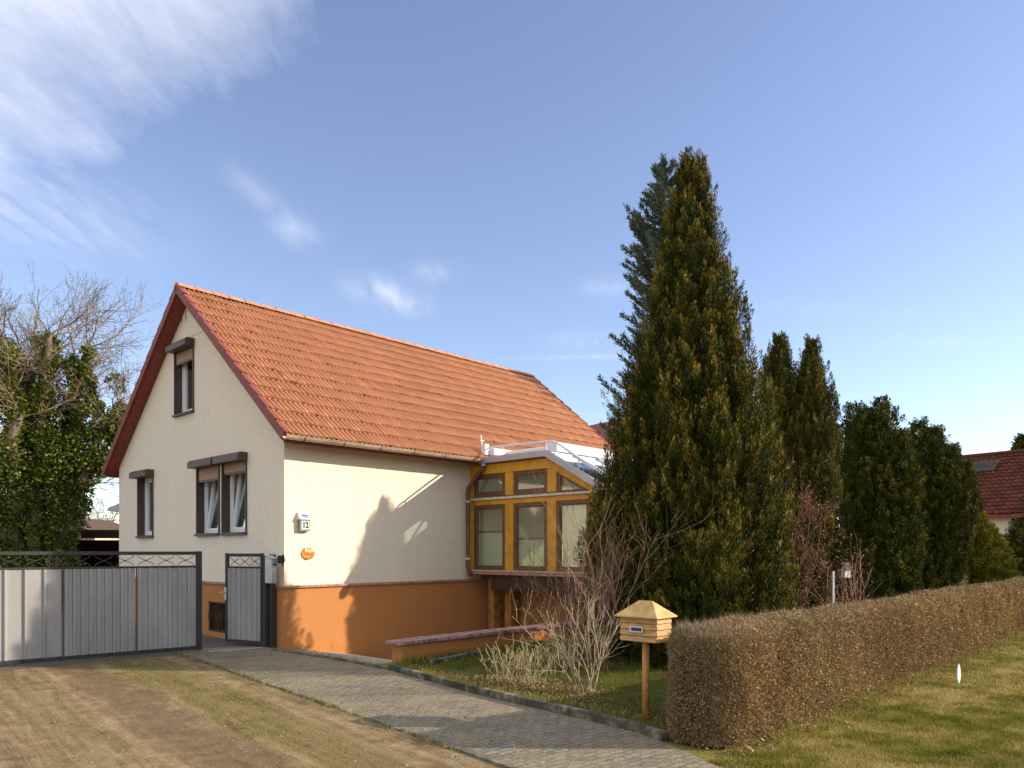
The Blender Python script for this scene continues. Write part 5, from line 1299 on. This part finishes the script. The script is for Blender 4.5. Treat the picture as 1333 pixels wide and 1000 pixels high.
# carport behind the gate
cp = thing('carport', 'dark open carport with a flat roof and red brown post behind the gate', 'carport', at(110, 21.5), R(4))
MB().box(-2.4, 3.6, -.1, 5.0, zat(697, 21.5), zat(691, 21.5)).build('roof', M['verge'], cp)
MB().box(-2.45, 3.65, -.13, -.101, zat(700, 21.5), zat(690, 21.5)).build('fascia', M['dark_wood'], cp)
for x in (-.62, 3.3): MB().box(x, x + .13, .0, .13, -.02, zat(697, 21.5)).build('post', M['red_post'], cp)
MB().box(-2.4, 3.6, 4.8, 4.9, 0, zat(700, 21.5)).box(-2.4, -2.3, .2, 4.8, 0, zat(700, 21.5)).build('back_wall', M['dark_wood'], cp)
mb = MB()
for x in (-.1, 1.1, 2.3): mb.box(x, x + .06, -.17, -.13, zat(703, 21.5), zat(694, 21.5))
mb.each('gutter_hook', M['white_metal'], cp)
mb = MB(); mb.box(1.2, 2.4, 4.0, 4.1, 0, 1.9); mb.build('stored_panel', M['zinc'], cp)
# pale shed with gabled corrugated roof
sd = thing('pale_shed', 'pale board shed with a low gabled roof behind the carport', 'shed', at(78, 29), R(0))
zr, ze_ = zat(676, 29), zat(692, 29)
mb = MB(); mb.prism([(-2.2, 0), (1.35, 0), (1.35, ze_ - .05), (-.35, zr - .06), (-2.2, ze_ - .05)], 0, 4, 'y'); mb.build('wall', M['ledge'], sd)
mb = MB(); mb.prism([(-2.4, ze_ - .16), (-.35, zr), (1.55, ze_ - .16), (1.55, ze_ - .05), (-.35, zr + .12), (-2.4, ze_ - .05)], -.25, 4.2, 'y'); mb.build('roof', M['rust'], sd)
mb = MB()
for k in range(22): mb.box(-2.1 + k * .155, -2.08 + k * .155, -.012, -.002, 0, ze_ - .1)
mb.build('board_joints', M['rust'], sd)
# sliver of a white house with an eave behind the gable corner
wh = thing('far_white_house', 'sliver of a distant white house with grey eave left of the gable corner', 'house', at(158, 34), R(-6))
MB().box(-.08, 3.5, 0, 5, 0, zat(668, 34)).build('wall', M['pvc'], wh)
MB().prism([(-.40, zat(666, 34)), (-.40, zat(662, 34)), (1.7, zat(640, 34)), (4.2, zat(662, 34)), (4.2, zat(666, 34))], -.4, 5.4, 'y').build('roof', M['zinc'], wh)

# distant bare bushes and hedge line
def bush_tree(name, label, pos, h, spread, seed, mat, n=7, group=None, cat='tree', kids=(7, 5, 4), rmin=.012):
    t_ = thing(name, label, cat, pos, 0, group); rr = random.Random(seed); out = []
    PQ = dict(seg=[6, 5, 4, 3], jit=[.10, .14, .18, .2], up=[.03, .05, .05, .03], tap=[.4, .4, .4, .4], rmin=rmin, kids=list(kids), ang=[.55, .55, .6], len=[.6, .6, .6], rad=[.55, .6, .6], **{'from': [.25, .2, .2]})
    for i in range(n):
        a = rr.uniform(0, 6.28); q = Vector((math.cos(a), math.sin(a), 0)); grow(rr, q * .1, (Vector((0, 0, 1)) + q * rr.uniform(.05, spread)).normalized(), h * rr.uniform(.5, .8), h * .014, 0, PQ, out)
    link('trunk', tubes_mesh('trunk', [s for s in out if s[2] == 0], (5,)), mat, t_); link('branches', tubes_mesh('branches', [s for s in out if s[2] > 0], (4, 3, 3)), mat, t_); return t_
M['far_twig'] = simple('far_twig', (.24, .17, .12), .9, var=.3)
bush_tree('bare_bush', 'brown leafless bush rising over the pale shed roof', at(108, 38), 4.6, .6, 101, M['far_twig'], 8, 'distant leafless bushes')
bush_tree('bare_bush', 'grey leafless bush above the carport roof next to the gable', at(142, 44), 4.4, .6, 102, M['far_twig'], 8, 'distant leafless bushes')
bush_tree('bare_bush', 'leafless bush between the shed roof and the ivy tree', at(84, 46), 4.9, .6, 103, M['far_twig'], 7, 'distant leafless bushes')
bush_tree('bare_tree', 'thin leafless tree standing to the left beyond the ivy tree', at(-10, 27), 9.5, .45, 104, M['bark_pale'], 5)

# ================================================================= NEIGHBOUR HOUSES
# right: ridge recedes to the far left
rd = Vector((-.583, .812, 0)); ra = math.atan2(rd.y, rd.x)
nb = thing('neighbour_house', 'cream house with a dark red tiled roof beyond the cone shaped shrub', 'house', at(1238, 34), ra + math.pi)   # local +x runs towards the viewer's right
RZn, EZn = zat(597, 34), zat(672, 31.5); wid = 3.9
# local frame: x along ridge (towards camera right), -y / +y across ; visible slope faces the camera-left = +? side
side = -1 if (Matrix.Rotation(ra + math.pi, 3, 'Z') @ Vector((0, 1, 0))).dot(Vector((-.8, -.58, 0))) < 0 else 1
mb = MB(); mb.prism([(-wid + .3, 0), (wid - .3, 0), (wid - .3, EZn), (0, RZn - .25), (-wid + .3, EZn)], .25, 7.8, 'x'); mb.build('wall', M['cream'], nb)
rfo = MB().prism([(-wid, EZn - .06), (0, RZn - .08), (wid, EZn - .06), (wid, EZn - .2), (0, RZn - .22), (-wid, EZn - .2)], .02, 8.0, 'x').build('roof', M['verge'], nb)
tile_field('roof_tiles', M['tile_dark'], rfo, 0, 8.0, (side * wid, EZn - .03), (0, RZn - .03), 17, .22, .22, 5, hgt=.03, lift=.05, sub=6)
tile_field('roof_tiles', M['tile_dark'], rfo, 0, 8.0, (-side * wid, EZn - .03), (0, RZn - .03), 17, .22, .22, 6, hgt=.03, lift=.05, sub=4)
mb = MB(); mb.tube([(0, 0, RZn), (8.0, 0, RZn)], .11, 8); mb.build('ridge_tiles', M['tile_dark'], rfo)
k0, k1 = .18, .32; f_ = lambda k: (side * wid * k, RZn + (EZn - RZn) * k + .05)
p, q = f_(k0), f_(k1)
mb = MB(); mb.add([(1.2, p[0], p[1]), (2.25, p[0], p[1]), (2.25, q[0], q[1]), (1.2, q[0], q[1]), (1.2, p[0], p[1] + .09), (2.25, p[0], p[1] + .09), (2.25, q[0], q[1] + .09), (1.2, q[0], q[1] + .09)],
  [(0, 1, 2, 3), (4, 7, 6, 5), (0, 4, 5, 1), (1, 5, 6, 2), (2, 6, 7, 3), (3, 7, 4, 0)]); so = mb.build('skylight', M['brown'], rfo)
mb = MB(); mb.add([(1.28, p[0] * .8 + q[0] * .2, p[1] * .85 + q[1] * .15 + .10), (2.17, p[0] * .8 + q[0] * .2, p[1] * .85 + q[1] * .15 + .10), (2.17, p[0] * .15 + q[0] * .85, p[1] * .15 + q[1] * .85 + .10), (1.28, p[0] * .15 + q[0] * .85, p[1] * .15 + q[1] * .85 + .10)], [(0, 1, 2, 3)]); mb.build('skylight_pane', M['dark'], so)
# centre: a roof corner showing just left of the tallest tree
cb_ = thing('rear_house', 'red roofed house showing as a small corner between main roof and conifers', 'house', at(812, 29), R(35))
MB().prism([(-2.3, 0), (2.3, 0), (2.3, 4.4), (0, zat(556, 29)), (-2.3, 4.4)], 0, 6, 'y').build('wall', M['cream'], cb_)
zc = zat(552, 29)
MB().prism([(-2.7, 3.9), (0, zc), (2.7, 3.9), (2.7, 4.15), (0, zc + .22), (-2.7, 4.15)], -.3, 6.3, 'y').build('roof', M['verge'], cb_)
